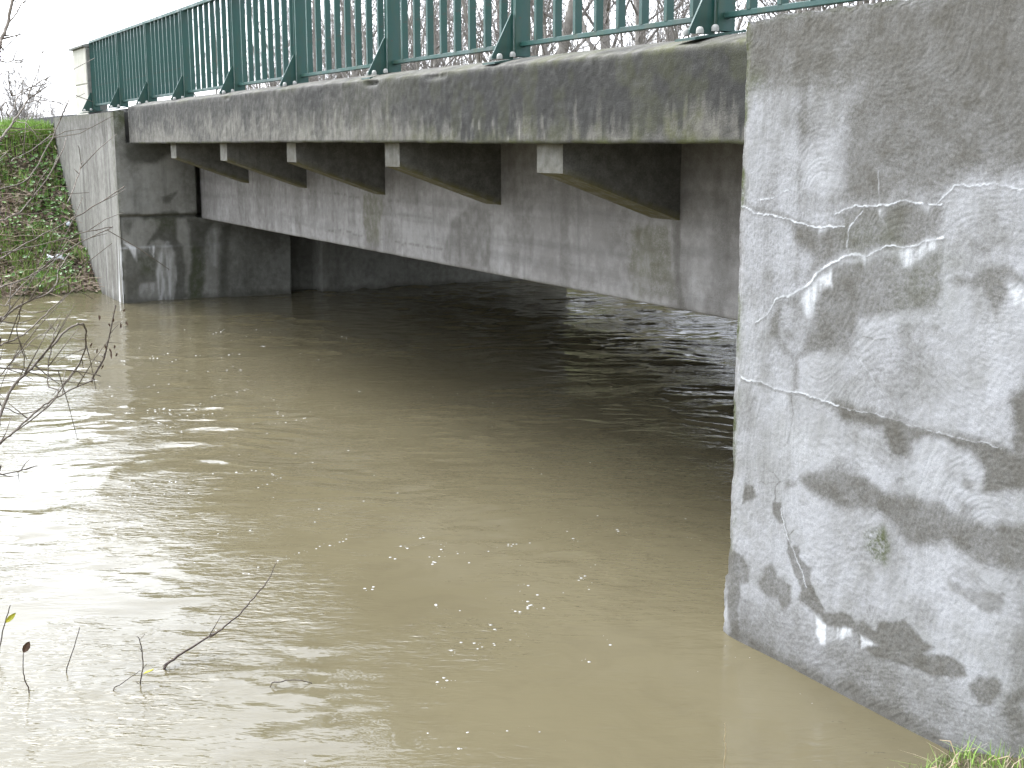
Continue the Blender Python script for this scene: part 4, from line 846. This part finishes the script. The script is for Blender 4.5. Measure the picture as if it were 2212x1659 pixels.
# brackets: tapered cantilevers carrying the overhang
def bracket(xl, w):
    nu, nv = 14, 30
    V = []; F = []; Mk = []
    def face(P, fn, nu, nv, flip):
        b = len(V)
        for i in range(nu):
            for j in range(nv):
                p = P(i / (nu - 1), j / (nv - 1)); V.append(p); Mk.append(fn(p))
        for i in range(nu - 1):
            for j in range(nv - 1):
                q = (b + i * nv + j, b + (i + 1) * nv + j, b + (i + 1) * nv + j + 1, b + i * nv + j + 1)
                F.append(q[::-1] if flip else q)
    zb = lambda v: 2.022 - 0.322 * v
    yv = lambda v: 4.1 + 0.92 * v
    r_ = random.Random(int(-xl * 100))
    def fm(p):   # mossy along the lower arris, shade of the side faces put into the stain channel
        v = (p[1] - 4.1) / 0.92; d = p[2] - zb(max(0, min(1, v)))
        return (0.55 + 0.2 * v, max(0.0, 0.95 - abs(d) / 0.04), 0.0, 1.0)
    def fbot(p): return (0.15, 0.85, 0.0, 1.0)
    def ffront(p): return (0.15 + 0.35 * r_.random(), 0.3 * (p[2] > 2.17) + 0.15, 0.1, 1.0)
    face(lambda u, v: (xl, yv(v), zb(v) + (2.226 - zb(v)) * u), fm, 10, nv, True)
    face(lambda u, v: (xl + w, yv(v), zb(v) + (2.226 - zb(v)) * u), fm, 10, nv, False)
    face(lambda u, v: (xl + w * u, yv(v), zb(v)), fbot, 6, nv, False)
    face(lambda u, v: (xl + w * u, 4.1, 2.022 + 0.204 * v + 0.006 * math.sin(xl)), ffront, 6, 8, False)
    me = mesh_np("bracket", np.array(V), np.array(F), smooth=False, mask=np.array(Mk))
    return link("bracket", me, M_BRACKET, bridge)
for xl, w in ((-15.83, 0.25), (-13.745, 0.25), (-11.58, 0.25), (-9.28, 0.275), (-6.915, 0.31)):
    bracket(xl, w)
mb = MB(); mb.box(-260, 260, 5.0, 10.3, 2.6, 2.775)
tag(mb.build("road", M_ASPHALT), kind="structure", label="asphalt road carried across the bridge deck")

# ---------------------------------------------------------------- railing
PX = [-20.924, -18.986, -17.301, -15.52, -13.513, -11.579, -9.477, -7.423, -5.318, -3.25, -1.18]
YR = 4.27
def base_z(x): return 2.72 + (x + 20.924) * (0.052 / 15.6) if x < -5.3 else 2.772
rail = empty("bridge_railing", (0, 0, 0))
tag(rail, "green painted steel railing with flat balusters along the bridge edge", "railing")
def shared(mb, name, mat, bevel=0.0):
    me = mb.mesh(name); me.materials.append(mat); return me
# post: channel section 0.10 deep, 0.055 wide, with a lip on the left side
mb = MB(); mb.box(-0.022, 0.028, -0.05, 0.05, 0.0, 1.03); mb.box(-0.030, -0.0225, -0.056, 0.056, 0.0, 1.03); mb.box(0.0285, 0.034, -0.056, 0.056, 0.0, 1.03)
me_post = shared(mb, "post", M_STEEL)
mb = MB(); mb.prism([(-0.215, 0.012), (-0.057, 0.012), (-0.057, 0.30), (-0.075, 0.30), (-0.215, 0.03)], 0, -0.006, 0.006); me_gus = shared(mb, "gusset", M_STEEL)
mb = MB(); mb.prism([(-0.24, -0.052), (0.09, 0.0), (0.09, 0.012), (-0.24, -0.04)], 0, -0.085, 0.085); me_plate = shared(mb, "base_plate", M_STEEL)
mb = MB()
n = 8; vs = []
prof_c = [(0.020, 0.0), (0.020, 0.016), (0.017, 0.027), (0.009, 0.034)]
for r_, z_ in prof_c:
    vs += [(r_ * math.cos(2 * math.pi * j / n), r_ * math.sin(2 * math.pi * j / n), z_) for j in range(n)]
fs = [(i * n + j, i * n + (j + 1) % n, (i + 1) * n + (j + 1) % n, (i + 1) * n + j) for i in range(3) for j in range(n)] + [tuple(3 * n + j for j in range(n))]
mb.add(vs, fs); me_bolt = mb.mesh("bolt", True); me_bolt.materials.append(M_CAP)
def inst(name, me, parent, loc, rot=None):
    o = bpy.data.objects.new(name, me); COL.objects.link(o); o.parent = parent; o.location = loc
    if rot: o.rotation_euler = rot
    return o
for x in PX:
    p = inst("post", me_post, rail, (x, YR, base_z(x)))
    inst("gusset", me_gus, p, (-0.002, 0, -0.03))
    inst("base_plate", me_plate, p, (0, 0, -0.004))
    for bx_, by_ in ((-0.055, -0.19), (0.055, -0.09), (0.058, -0.19)):
        inst("bolt", me_bolt, p, (bx_, by_, 0.008 + by_ * 0.158))
def bar_between(name, x0, x1, dz, hy, hz_, parent):
    z0, z1 = base_z(x0) + dz, base_z(x1) + dz
    mb = MB(); vs = []
    for x, z in ((x0, z0), (x1, z1)):
        vs += [(x, YR - hy, z - hz_), (x, YR + hy, z - hz_), (x, YR + hy, z + hz_), (x, YR - hy, z + hz_)]
    mb.add(vs, [(0, 1, 2, 3), (7, 6, 5, 4), (0, 4, 5, 1), (1, 5, 6, 2), (2, 6, 7, 3), (3, 7, 4, 0)])
    return mb.build(name, M_STEEL, parent, bevel=0.003)
mb = MB(); mb.box(-0.014, 0.014, -0.025, 0.025, 0.092, 1.028); me_bal = shared(mb, "baluster", M_STEEL)
for a, b in zip(PX[:-1], PX[1:]):
    bar_between("bottom_rail", a + 0.035, b - 0.031, 0.078, 0.022, 0.0145, rail)
    for i in range(8):
        x = a + (b - a) * (i + 1) / 9.0
        inst("baluster", me_bal, rail, (x, YR, base_z(x)))
for a, b in ((PX[0] - 0.08, PX[8]), (PX[8], PX[10])):
    bar_between("top_rail", a, b - 0.001, 1.048, 0.034, 0.0195, rail)

# pale rendered pillar at the far end of the railing
pil = empty("parapet_pillar", (-21.4, 4.3, 2.62))
tag(pil, "cream rendered parapet pillar with grey coping at the far end of the railing", "pillar")
mb = MB(); mb.box(-0.56, 0.44, -0.14, 0.16, 0.0, 0.50); mb.build("lower_block", M_PLASTER, pil, bevel=0.012)
mb = MB(); mb.box(-0.56, 0.44, -0.142, 0.162, 0.512, 1.07); mb.build("upper_block", M_PLASTER, pil, bevel=0.012)
mb = MB(); mb.box(-0.545, 0.425, -0.128, 0.148, 0.49, 0.52); mb.build("joint", M_PLASTER, pil)
mb = MB(); mb.prism([(-0.19, 1.071), (0.21, 1.071), (0.21, 1.105), (0.01, 1.15), (-0.19, 1.105)], 0, -0.62, 0.48); mb.build("coping", M_COPING, pil, bevel=0.006)
mb = MB(); mb.box(0.442, 0.47, -0.13, 0.15, 0.0, 1.06); mb.build("grey_end_face", M_COPING, pil)  # grey sheet covering the end face, darker than the cream front
# ---------------------------------------------------------------- trees
def tree_segments(rng, height, stems, r0, low=0.1, nb=14, lean=0.12, twig=5):
    trunk, crown = [], []
    for s in range(stems):
        a = rng.uniform(0, 6.283); ln = rng.uniform(0.2, 1.0) * lean * (1.6 if stems > 1 else 1)
        h = height * rng.uniform(0.7, 1.0); r = r0 * rng.uniform(0.55, 1.0) * (1 if stems == 1 else 0.75)
        base = Vector((math.cos(a), math.sin(a), 0)) * (0.25 * (stems > 1) * rng.random())
        d = Vector((math.cos(a) * ln, math.sin(a) * ln, 1)).normalized()
        pts = [base]
        for i in range(9):
            d = (d + Vector((rng.gauss(0, .07), rng.gauss(0, .07), 0.05))).normalized()
            pts.append(pts[-1] + d * h / 9)
        rad = [r * (1 - 0.93 * (i / 9) ** 0.85) + 0.006 for i in range(10)]
        trunk.append((pts, rad))
        for b in range(nb):
            t = low + (0.97 - low) * (b + rng.random()) / nb
            f = t * 9; i = min(8, int(f)); p = pts[i].lerp(pts[i + 1], f - i)
            rr = rad[i] * rng.uniform(0.28, 0.5)
            L = h * rng.uniform(0.16, 0.36) * (1.05 - 0.55 * t)
            az = rng.uniform(0, 6.283); el = rng.uniform(0.45, 1.1)
            bd = Vector((math.cos(az) * math.cos(el), math.sin(az) * math.cos(el), math.sin(el)))
            bp = [p]
            for q in range(4):
                bd = (bd + Vector((rng.gauss(0, .14), rng.gauss(0, .14), rng.gauss(0.08, .1)))).normalized()
                bp.append(bp[-1] + bd * L / 4)
            crown.append((bp, [rr * (1 - 0.2 * q) + 0.003 for q in range(5)]))
            for c in range(twig):
                tt = rng.uniform(0.15, 1.0) * 3.999; ii = int(tt); cp = bp[ii].lerp(bp[ii + 1], tt - ii)
                cd = (bd + Vector((rng.gauss(0, .6), rng.gauss(0, .6), rng.gauss(0.1, .45)))).normalized()
                cl = L * rng.uniform(0.25, 0.55)
                c1 = cp + cd * cl * 0.5; c2 = c1 + (cd + Vector((rng.gauss(0, .3), rng.gauss(0, .3), rng.gauss(0.1, .2)))).normalized() * cl * 0.5
                cr = rr * 0.32 + 0.002
                crown.append(([cp, c1, c2], [cr, cr * 0.7, 0.0025]))
                for e in range(4):
                    ep = c1.lerp(c2, rng.random()) if e % 2 else cp.lerp(c1, rng.uniform(.3, 1))
                    ed = (cd + Vector((rng.gauss(0, .7), rng.gauss(0, .7), rng.gauss(0.1, .5)))).normalized()
                    crown.append(([ep, ep + ed * cl * rng.uniform(.25, .55)], [cr * 0.45 + 0.001, 0.0022]))
    return trunk, crown

def tree_meshes(seed, rmin=0.006, **kw):
    rng = random.Random(seed)
    tr, cr = tree_segments(rng, **kw)
    a = MB()
    for p, r in tr: a.tube(p, r, 7, False)
    b = MB()
    for p, r in cr: b.tube(p, [max(rmin, v) for v in r], 4 if len(p) > 3 else 3, False)
    ma = a.mesh("trunk", True); ma.materials.append(M_BARK)
    mc = b.mesh("crown", True); mc.materials.append(M_CROWN)
    return ma, mc

PROTO = [tree_meshes(31, height=11, stems=1, r0=0.17, low=0.12, nb=22),
         tree_meshes(32, height=9, stems=4, r0=0.12, low=0.12, nb=12, lean=0.3),
         tree_meshes(33, height=10, stems=2, r0=0.16, low=0.10, nb=16, lean=0.22),
         tree_meshes(34, height=12, stems=1, r0=0.20, low=0.15, nb=24),
         tree_meshes(35, height=8, stems=5, r0=0.09, low=0.10, nb=11, lean=0.35),
         tree_meshes(36, height=7, stems=4, r0=0.075, low=0.08, nb=12, lean=0.4),
         tree_meshes(37, rmin=0.008, height=7, stems=5, r0=0.09, low=0.08, nb=14, lean=0.35, twig=7),
         tree_meshes(38, rmin=0.008, height=8, stems=3, r0=0.11, low=0.12, nb=18, lean=0.25, twig=7)]
def add_tree(kind, x, y, z, scale, rot, name, label, group):
    t = empty(name, (x, y, z)); t.scale = (scale,) * 3; t.rotation_euler = (0, 0, rot)
    tag(t, label, "tree", group)
    for nm, me in zip(("trunk", "crown"), PROTO[kind]):
        o = bpy.data.objects.new(nm, me); COL.objects.link(o); o.parent = t
    return t
rng = random.Random(77)
tree_id = 0
for i in range(76):
    f = i / 75.0
    x = -17.5 - 62.0 * f ** 1.25 + rng.uniform(-0.5, 0.5)
    y = 15.5 + rng.uniform(0, 9) + 5.0 * f
    kd = rng.choice([0, 1, 2, 3, 4, 1, 2, 5])
    add_tree(kd, x, y, 1.0, rng.uniform(0.8, 1.15), rng.uniform(0, 6.28), "bare_tree",
             {0: "slender single stemmed bare tree in the wood behind the railing", 3: "thick single stemmed bare tree in the wood behind the railing",
              2: "bare tree forking into two stems behind the railing"}.get(kd, "many stemmed bare tree in the wood behind the railing"), "bare trees behind the railing")
for i, (u, d, s) in enumerate([(-60, 62, 1.0), (10, 75, 0.95), (42, 66, 0.8), (75, 90, 0.95), (108, 70, 0.5), (128, 82, 0.5), (-25, 95, 1.1), (52, 105, 1.1), (100, 110, 0.8), (-110, 70, 1.1), (25, 58, 0.42), (90, 60, 0.36)]):
    az = math.atan((u - 1106) / 2700.0 / (math.cos(R(10.891)) + 0.192 * math.sin(R(10.891))))
    th = R(29.538) + az
    add_tree([6, 7][i % 2], -math.cos(th) * d, math.sin(th) * d, 1.6, s * 0.75, i * 1.3, "distant_tree",
             "pale distant bare tree above the grassy bank at the left", "distant trees above the left bank")

# ---------------------------------------------------------------- shrub reaching in from the left
rng = random.Random(9)
shrub = empty("flooded_shrub", (-5.6, -0.15, -0.2))
tag(shrub, "bare leafless shrub reaching in over the river from the left edge", "shrub")
SB = Vector((-5.6, -0.15, -0.2))
for r0, r1, pts in SHRUB:
    P = [Vector(p) for p in pts]
    mb = MB()
    if rng.random() < 2 and (P[0] - SB).length > 0.3:
        mid_ = SB.lerp(P[0], 0.55) + Vector((rng.uniform(-.1, .1), -0.15, 0.15))
        full = [SB + Vector((rng.uniform(-.15, .15), rng.uniform(-.15, .05), 0)), mid_] + P if len(pts) > 3 and pts[0][1] < pts[1][1] else P
    else:
        full = P
    q, rad = spline(full, r0 * 0.72, r1 * 1.25, 5, 0.0035, rng)
    mb.tube(q, [max(a, 0.0022) for a in rad], 6)
    # side twigs and buds
    for i in range(len(q) // 3, len(q) - 1):
        if rng.random() < 0.34:
            t = (q[i + 1] - q[i]).normalized()
            d = (t + Vector((rng.gauss(0, .55), rng.gauss(0, .55), rng.gauss(.05, .55)))).normalized()
            L = rng.choice([0.02, 0.04, 0.15, 0.3, 0.45]) * rng.uniform(.6, 1.2)
            m_ = q[i] + d * L * 0.5 + Vector((0, 0, rng.gauss(0, .03) * L))
            mb.tube([q[i], m_, q[i] + d * L + Vector((0, 0, rng.gauss(0, .1) * L))], [rad[i] * .6 + .0008, 0.0019, 0.0013], 4)
    o = mb.build("branch", M_SHRUB, None, smooth=True)
    o.parent = shrub; o.matrix_parent_inverse = Matrix.Translation(-SB)

# twigs standing out of the water
def leaf(mb, c, d, up, L, W):
    d = d.normalized(); s = d.cross(up).normalized(); n_ = s.cross(d)
    vs = [c]; 
    for t, w in ((.25, .8), (.55, 1), (.8, .6)):
        vs += [c + d * L * t + s * W * w * .5 + n_ * L * .06, c + d * L * t - n_ * L * .05, c + d * L * t - s * W * w * .5 + n_ * L * .06]
    vs.append(c + d * L + n_ * L * 0.1)
    mb.add(vs, [(0, 2, 1), (0, 3, 2), (1, 2, 5, 4), (2, 3, 6, 5), (4, 5, 8, 7), (5, 6, 9, 8), (7, 8, 10), (8, 9, 10)])
TWLAB = ["long thorny bare twig arching out of the water, lower left", "short upright twig with a withered bud at its tip", "plain straight twig standing in the water between two others",
         "upright twig with a small yellow leaf beside it", "low slanting twig crossing towards the yellow leaf", "flat bent twig lying just above the water surface",
         "twig with a yellow green leaf at the left edge", "dark stem with hanging withered leaves in front of the far abutment", "pale dry reed stalk in the water at the bottom edge"]
for i, (r0, r1, pts) in enumerate(TWIGS):
    b = Vector(pts[0])
    tw = empty("twig", b)
    tag(tw, TWLAB[i], "twig", "twigs standing in the flood water" if i < 7 else None)
    q, rad = spline(pts, r0 * 0.75, r1 * 0.8, 4, 0.003 if i == 0 else 0.0015, rng)
    mb = MB(); mb.tube(q, rad, 6)
    if i in (0, 3, 7):
        for j in range(4, len(q) - 2, 2 if i == 7 else 4):
            if i == 0 and j > len(q) * .6: break
            d = Vector((rng.gauss(0, 1), rng.gauss(0, 1), rng.gauss(.3, .7))).normalized()
            L = rng.uniform(.04, .12) if i == 0 else (rng.uniform(.05, .25) if i == 7 else .03)
            mb.tube([q[j], q[j] + d * L], [rad[j] * .5, .0012], 4)
    o = mb.build("stem", M_TWIG if i != 8 else plain("reed_mat", (0.42, 0.34, 0.2), (0.33, 0.26, 0.15), 30), None, True)
    o.parent = tw; o.matrix_parent_inverse = Matrix.Translation(-b)
    lv = MB(); mat = None
    def put(lv, mat):
        o = lv.build("leaf", mat, None); o.parent = tw; o.matrix_parent_inverse = Matrix.Translation(-b)
    if i == 3:
        leaf(lv, Vector(pts[2]) + Vector((0, 0, -.02)), Vector((.3, 1, .35)), Vector((0, 0, 1)), .05, .018); mat = M_LEAFY
    if i == 6:
        leaf(lv, Vector(pts[3]), Vector((.3, .8, .8)), Vector((1, 0, .3)), .07, .022); mat = M_LEAFY
    if i == 1:
        leaf(lv, Vector(pts[-1]), Vector((.2, .4, .9)), Vector((1, 0, 0)), .06, .03); mat = M_LEAFD
    if i == 7:
        for j in range(15):
            lv = MB(); c = q[rng.randrange(len(q) // 2, len(q))] + Vector((rng.gauss(0, .07), rng.gauss(0, .1), rng.gauss(-.05, .12)))
            leaf(lv, c, Vector((rng.gauss(0, .4), rng.gauss(0, .4), -1)), Vector((1, .3, 0)), rng.uniform(.035, .08), .018)
            put(lv, M_LEAFD)
    if mat:
        put(lv, mat)

# ---------------------------------------------------------------- grass, leaf litter, ivy
def gz(x, y): return float(ground_z(np.array([x]), np.array([y]))[0])
def grass_mat(name, a, b, c):
    k = NT(name)
    at = k.t.nodes.new("ShaderNodeAttribute"); at.attribute_name = "mask"
    q = k.t.nodes.new("ShaderNodeSeparateColor"); k.L(at.outputs['Color'], q.inputs[0])
    col = k.mix(q.outputs[0], a, b)
    col = k.mix(q.outputs[1], col, c)
    m = k.done(col, 0.6, None, spec=0.3)
    return m
M_GRASS = grass_mat("grass_mat", (0.13, 0.235, 0.035), (0.22, 0.35, 0.065), (0.3, 0.25, 0.17))
def blades(name, pts, hmin, hmax, wid, dry, label, rng, lean=0.5, green=None):
    V = []; F = []; Mk = []
    for x, y, z in pts:
        h = rng.uniform(hmin, hmax); a = rng.uniform(0, 6.283); l = abs(rng.gauss(0, lean)) ; w = wid * rng.uniform(.6, 1.2)
        dx, dy = math.cos(a), math.sin(a); sx, sy = -dy * w / 2, dx * w / 2
        b = len(V)
        isdry = rng.random() < (dry(x, y, z) if callable(dry) else dry)
        if isdry: l += 0.5
        for t in (0, .5, 1.0):
            off = l * h * t * t * .8; zz_ = z + h * t * (1 - .3 * l * t)
            ww = 1 - .85 * t
            V.append((x + dx * off - sx * ww, y + dy * off - sy * ww, zz_)); V.append((x + dx * off + sx * ww, y + dy * off + sy * ww, zz_))
        m = (rng.random(), 1.0 if isdry else 0.12 * rng.random(), 0, 1)
        Mk += [m] * 6
        F += [(b, b + 1, b + 3, b + 2), (b + 2, b + 3, b + 5, b + 4)]
    me = mesh_np(name, np.array(V), np.array(F), True, np.array(Mk))
    return tag(link(name, me, M_GRASS), label, "grass", kind="stuff")
rng = random.Random(21)
xs = np.random.RandomState(3).uniform(-24.5, -19.15, 60000); ys = np.random.RandomState(4).uniform(0.3, 3.83, 60000)
zs = ground_z(xs, ys)
dens = fbm(xs * 1.9, ys * 1.9 + zs * 1.2, 4, 6)
keep = (np.random.RandomState(5).rand(60000) < 0.06 + 0.6 * sstep(0.44, 0.6, dens) + 0.5 * sstep(1.9, 2.3, zs)) & (zs > 0.02)
pts = list(zip(xs[keep], ys[keep], zs[keep] - 0.01))
blades("bank_grass", pts, 0.07, 0.24, 0.016, lambda x, y, z: 0.38 if z < 1.9 else 0.04, "green grass and weeds growing on the left river bank", rng, 0.7)
# bright turf on the crest
n = 16000
xs = np.random.RandomState(6).uniform(-27, -21.9, n); ys = np.random.RandomState(7).uniform(-1, 3.8, n); zs = ground_z(xs, ys)
ok = zs > 1.95
blades("crest_grass", list(zip(xs[ok], ys[ok], zs[ok] - .01)), 0.08, 0.2, 0.022, 0.02, "bright green turf along the top of the left bank", rng, 0.5)
# leaf litter and dead stalks
V = MB()
for i in range(9500):
    x = rng.uniform(-22.6, -19.2); y = rng.uniform(0.4, 3.83)
    z = gz(x, y) if i % 4 == 0 else None
    if z is None: z = gz(x, y)
    if z < 0.03: continue
    leaf(V, Vector((x, y, z + .01)), Vector((rng.gauss(0, 1), rng.gauss(0, 1), rng.gauss(.1, .35))), Vector((0.6, 0, 0.8)), rng.uniform(.04, .11), rng.uniform(.025, .06))
k = NT("litter_mat"); n_ = k.noise(6, 3, .6); n2_ = k.noise(35, 3, .6)
lc = k.mix(k.rng(n_, .4, .6), (0.3, 0.245, 0.185), (0.17, 0.12, 0.085)); lc = k.mix(k.rng(n2_, .5, .7), lc, (0.36, 0.31, 0.26))
M_LITTER = k.done(lc, 0.85, None, spec=.2)
tag(V.build("leaf_litter", M_LITTER), "brown fallen leaves and dead stalks covering the left bank", "leaves", kind="stuff")
V = MB()
for i in range(420):
    x = rng.uniform(-22.4, -19.25); y = rng.uniform(0.5, 3.8); z = gz(x, y)
    a = rng.uniform(0, 6.283); L = rng.uniform(.25, .8); e = rng.uniform(0.0, .5)
    p = Vector((x, y, z + .02)); d = Vector((math.cos(a) * .55 + .5, math.sin(a), -0.25 + e))
    V.tube([p, p + d * L * .5 + Vector((0, 0, .05)), p + d * L], [.006, .005, .003], 3, False)
tag(V.build("dead_stalks", plain("stalk_mat", (0.25, 0.2, 0.14), (0.17, 0.125, 0.09), 12, .85)), "dry stalks and brambles lying on the left bank", "stalks", kind="stuff")
# ivy
V = MB()
for cx, cy, n in ((-21.7, 3.6, 200), (-21.1, 3.5, 130), (-20.6, 3.0, 60), (-22.0, 2.9, 90), (-19.9, 3.4, 120), (-19.6, 2.9, 50), (-20.7, 3.4, 90)):
    for i in range(n):
        x = cx + rng.gauss(0, .28); y = min(3.82, cy + rng.gauss(0, .22)); z = gz(x, y)
        if z < .03: continue
        leaf(V, Vector((x, y, z + rng.uniform(.01, .12))), Vector((rng.gauss(.4, .8), rng.gauss(0, .8), rng.gauss(0, .5))), Vector((.6, 0, .8)), rng.uniform(.05, .10), rng.uniform(.04, .08))
tag(V.build("ivy", plain("ivy_mat", (0.05, 0.12, 0.022), (0.11, 0.2, 0.04), 9, .45)), "patches of green ivy on the left bank beside the wing wall", "ivy", kind="stuff")
# near grass, bottom right
pts = []
for i in range(420):
    x = -2.84 + abs(rng.gauss(0, .3)); y = 3.47 - abs(rng.gauss(0, .28))
    z = gz(x, y)
    if z < -0.03: continue
    pts.append((x, y, z - .01))
blades("near_grass", pts, 0.03, 0.11, 0.005, 0.2, "tuft of grass and dead stalks at the foot of the near wall", rng, 0.75)
V = MB()
for i in range(9):
    x = -2.8 + abs(rng.gauss(0, .22)); y = 3.47 - abs(rng.gauss(0, .2)); z = gz(x, y)
    if z < 0: continue
    a = rng.uniform(0, 6.283); L = rng.uniform(.05, .11)
    V.tube([(x, y, z), (x + math.cos(a) * L * .5, y + math.sin(a) * L * .5, z + L * .5), (x + math.cos(a) * L * 1.1, y + math.sin(a) * L * 1.1, z + L * .25)], [.0025, .0022, .0015], 4, False)
tag(V.build("dry_straw", plain("straw_mat", (0.42, 0.34, 0.22), (0.3, 0.23, 0.14), 20, .8)), "broken dry straw among the grass at the foot of the near wall", "straw", kind="stuff")

# ---------------------------------------------------------------- litter on the bank
z = gz(-20.75, 3.70)
can = empty("drinks_can", (-20.75, 3.70, z + .06)); can.rotation_euler = (R(75), R(10), R(75))
tag(can, "blue and white crushed drinks can lying beside the wing wall", "can")
def ring_mesh(rows, n=14, squash=0.0, seed=1):
    rr = random.Random(seed); vs = []; fs = []
    for r_, z_ in rows:
        for j in range(n):
            t = 2 * math.pi * j / n
            vs.append((r_ * math.cos(t), r_ * math.sin(t) * (1 - squash * math.exp(-(z_ / .04) ** 2)) + rr.uniform(-.002, .002), z_))
    for i in range(len(rows) - 1):
        for j in range(n): fs.append((i * n + j, i * n + (j + 1) % n, (i + 1) * n + (j + 1) % n, (i + 1) * n + j))
    fs += [tuple(range(n - 1, -1, -1)), tuple((len(rows) - 1) * n + j for j in range(n))]
    m = MB(); m.add(vs, fs); return m
ring_mesh([(.028, -.085), (.036, -.07), (.036, -.03), (.036, 0.0), (.036, .01)], squash=.45).build("lower_body", plain("can_blue_mat", (0.12, 0.22, 0.42), (0.2, 0.3, 0.5), 20, .4), can, True)
ring_mesh([(.0362, .0102), (.0362, .04), (.036, .07), (.028, .085)], squash=.45).build("upper_body", plain("can_white_mat", (0.7, 0.75, 0.78), (0.6, 0.66, 0.72), 20, .4), can, True)
z = gz(-20.05, 3.36)
pv = []; nu, nv = 8, 4
for i in range(nu):
    for j in range(nv):
        u, v = i / (nu - 1) - .5, j / (nv - 1) - .5
        pv.append((u * .05 + .01 * math.sin(6 * v), u * .24, v * .07 + .02 * math.sin(u * 9) + .01 * math.sin(v * 8 + u * 5)))
V = MB(); V.add(pv, [(i * nv + j, (i + 1) * nv + j, (i + 1) * nv + j + 1, i * nv + j + 1) for i in range(nu - 1) for j in range(nv - 1)])
o = V.build("paper_scrap", plain("paper_mat", (0.78, 0.8, 0.83), (0.68, 0.7, 0.74), 15, .7), None, True)
sol = o.modifiers.new("thick", 'SOLIDIFY'); sol.thickness = .002
o.location = (-20.05, 3.36, z + .1); o.rotation_euler = (0, R(-20), R(10))
tag(o, "crumpled white paper scrap on the bank below the can", "paper")
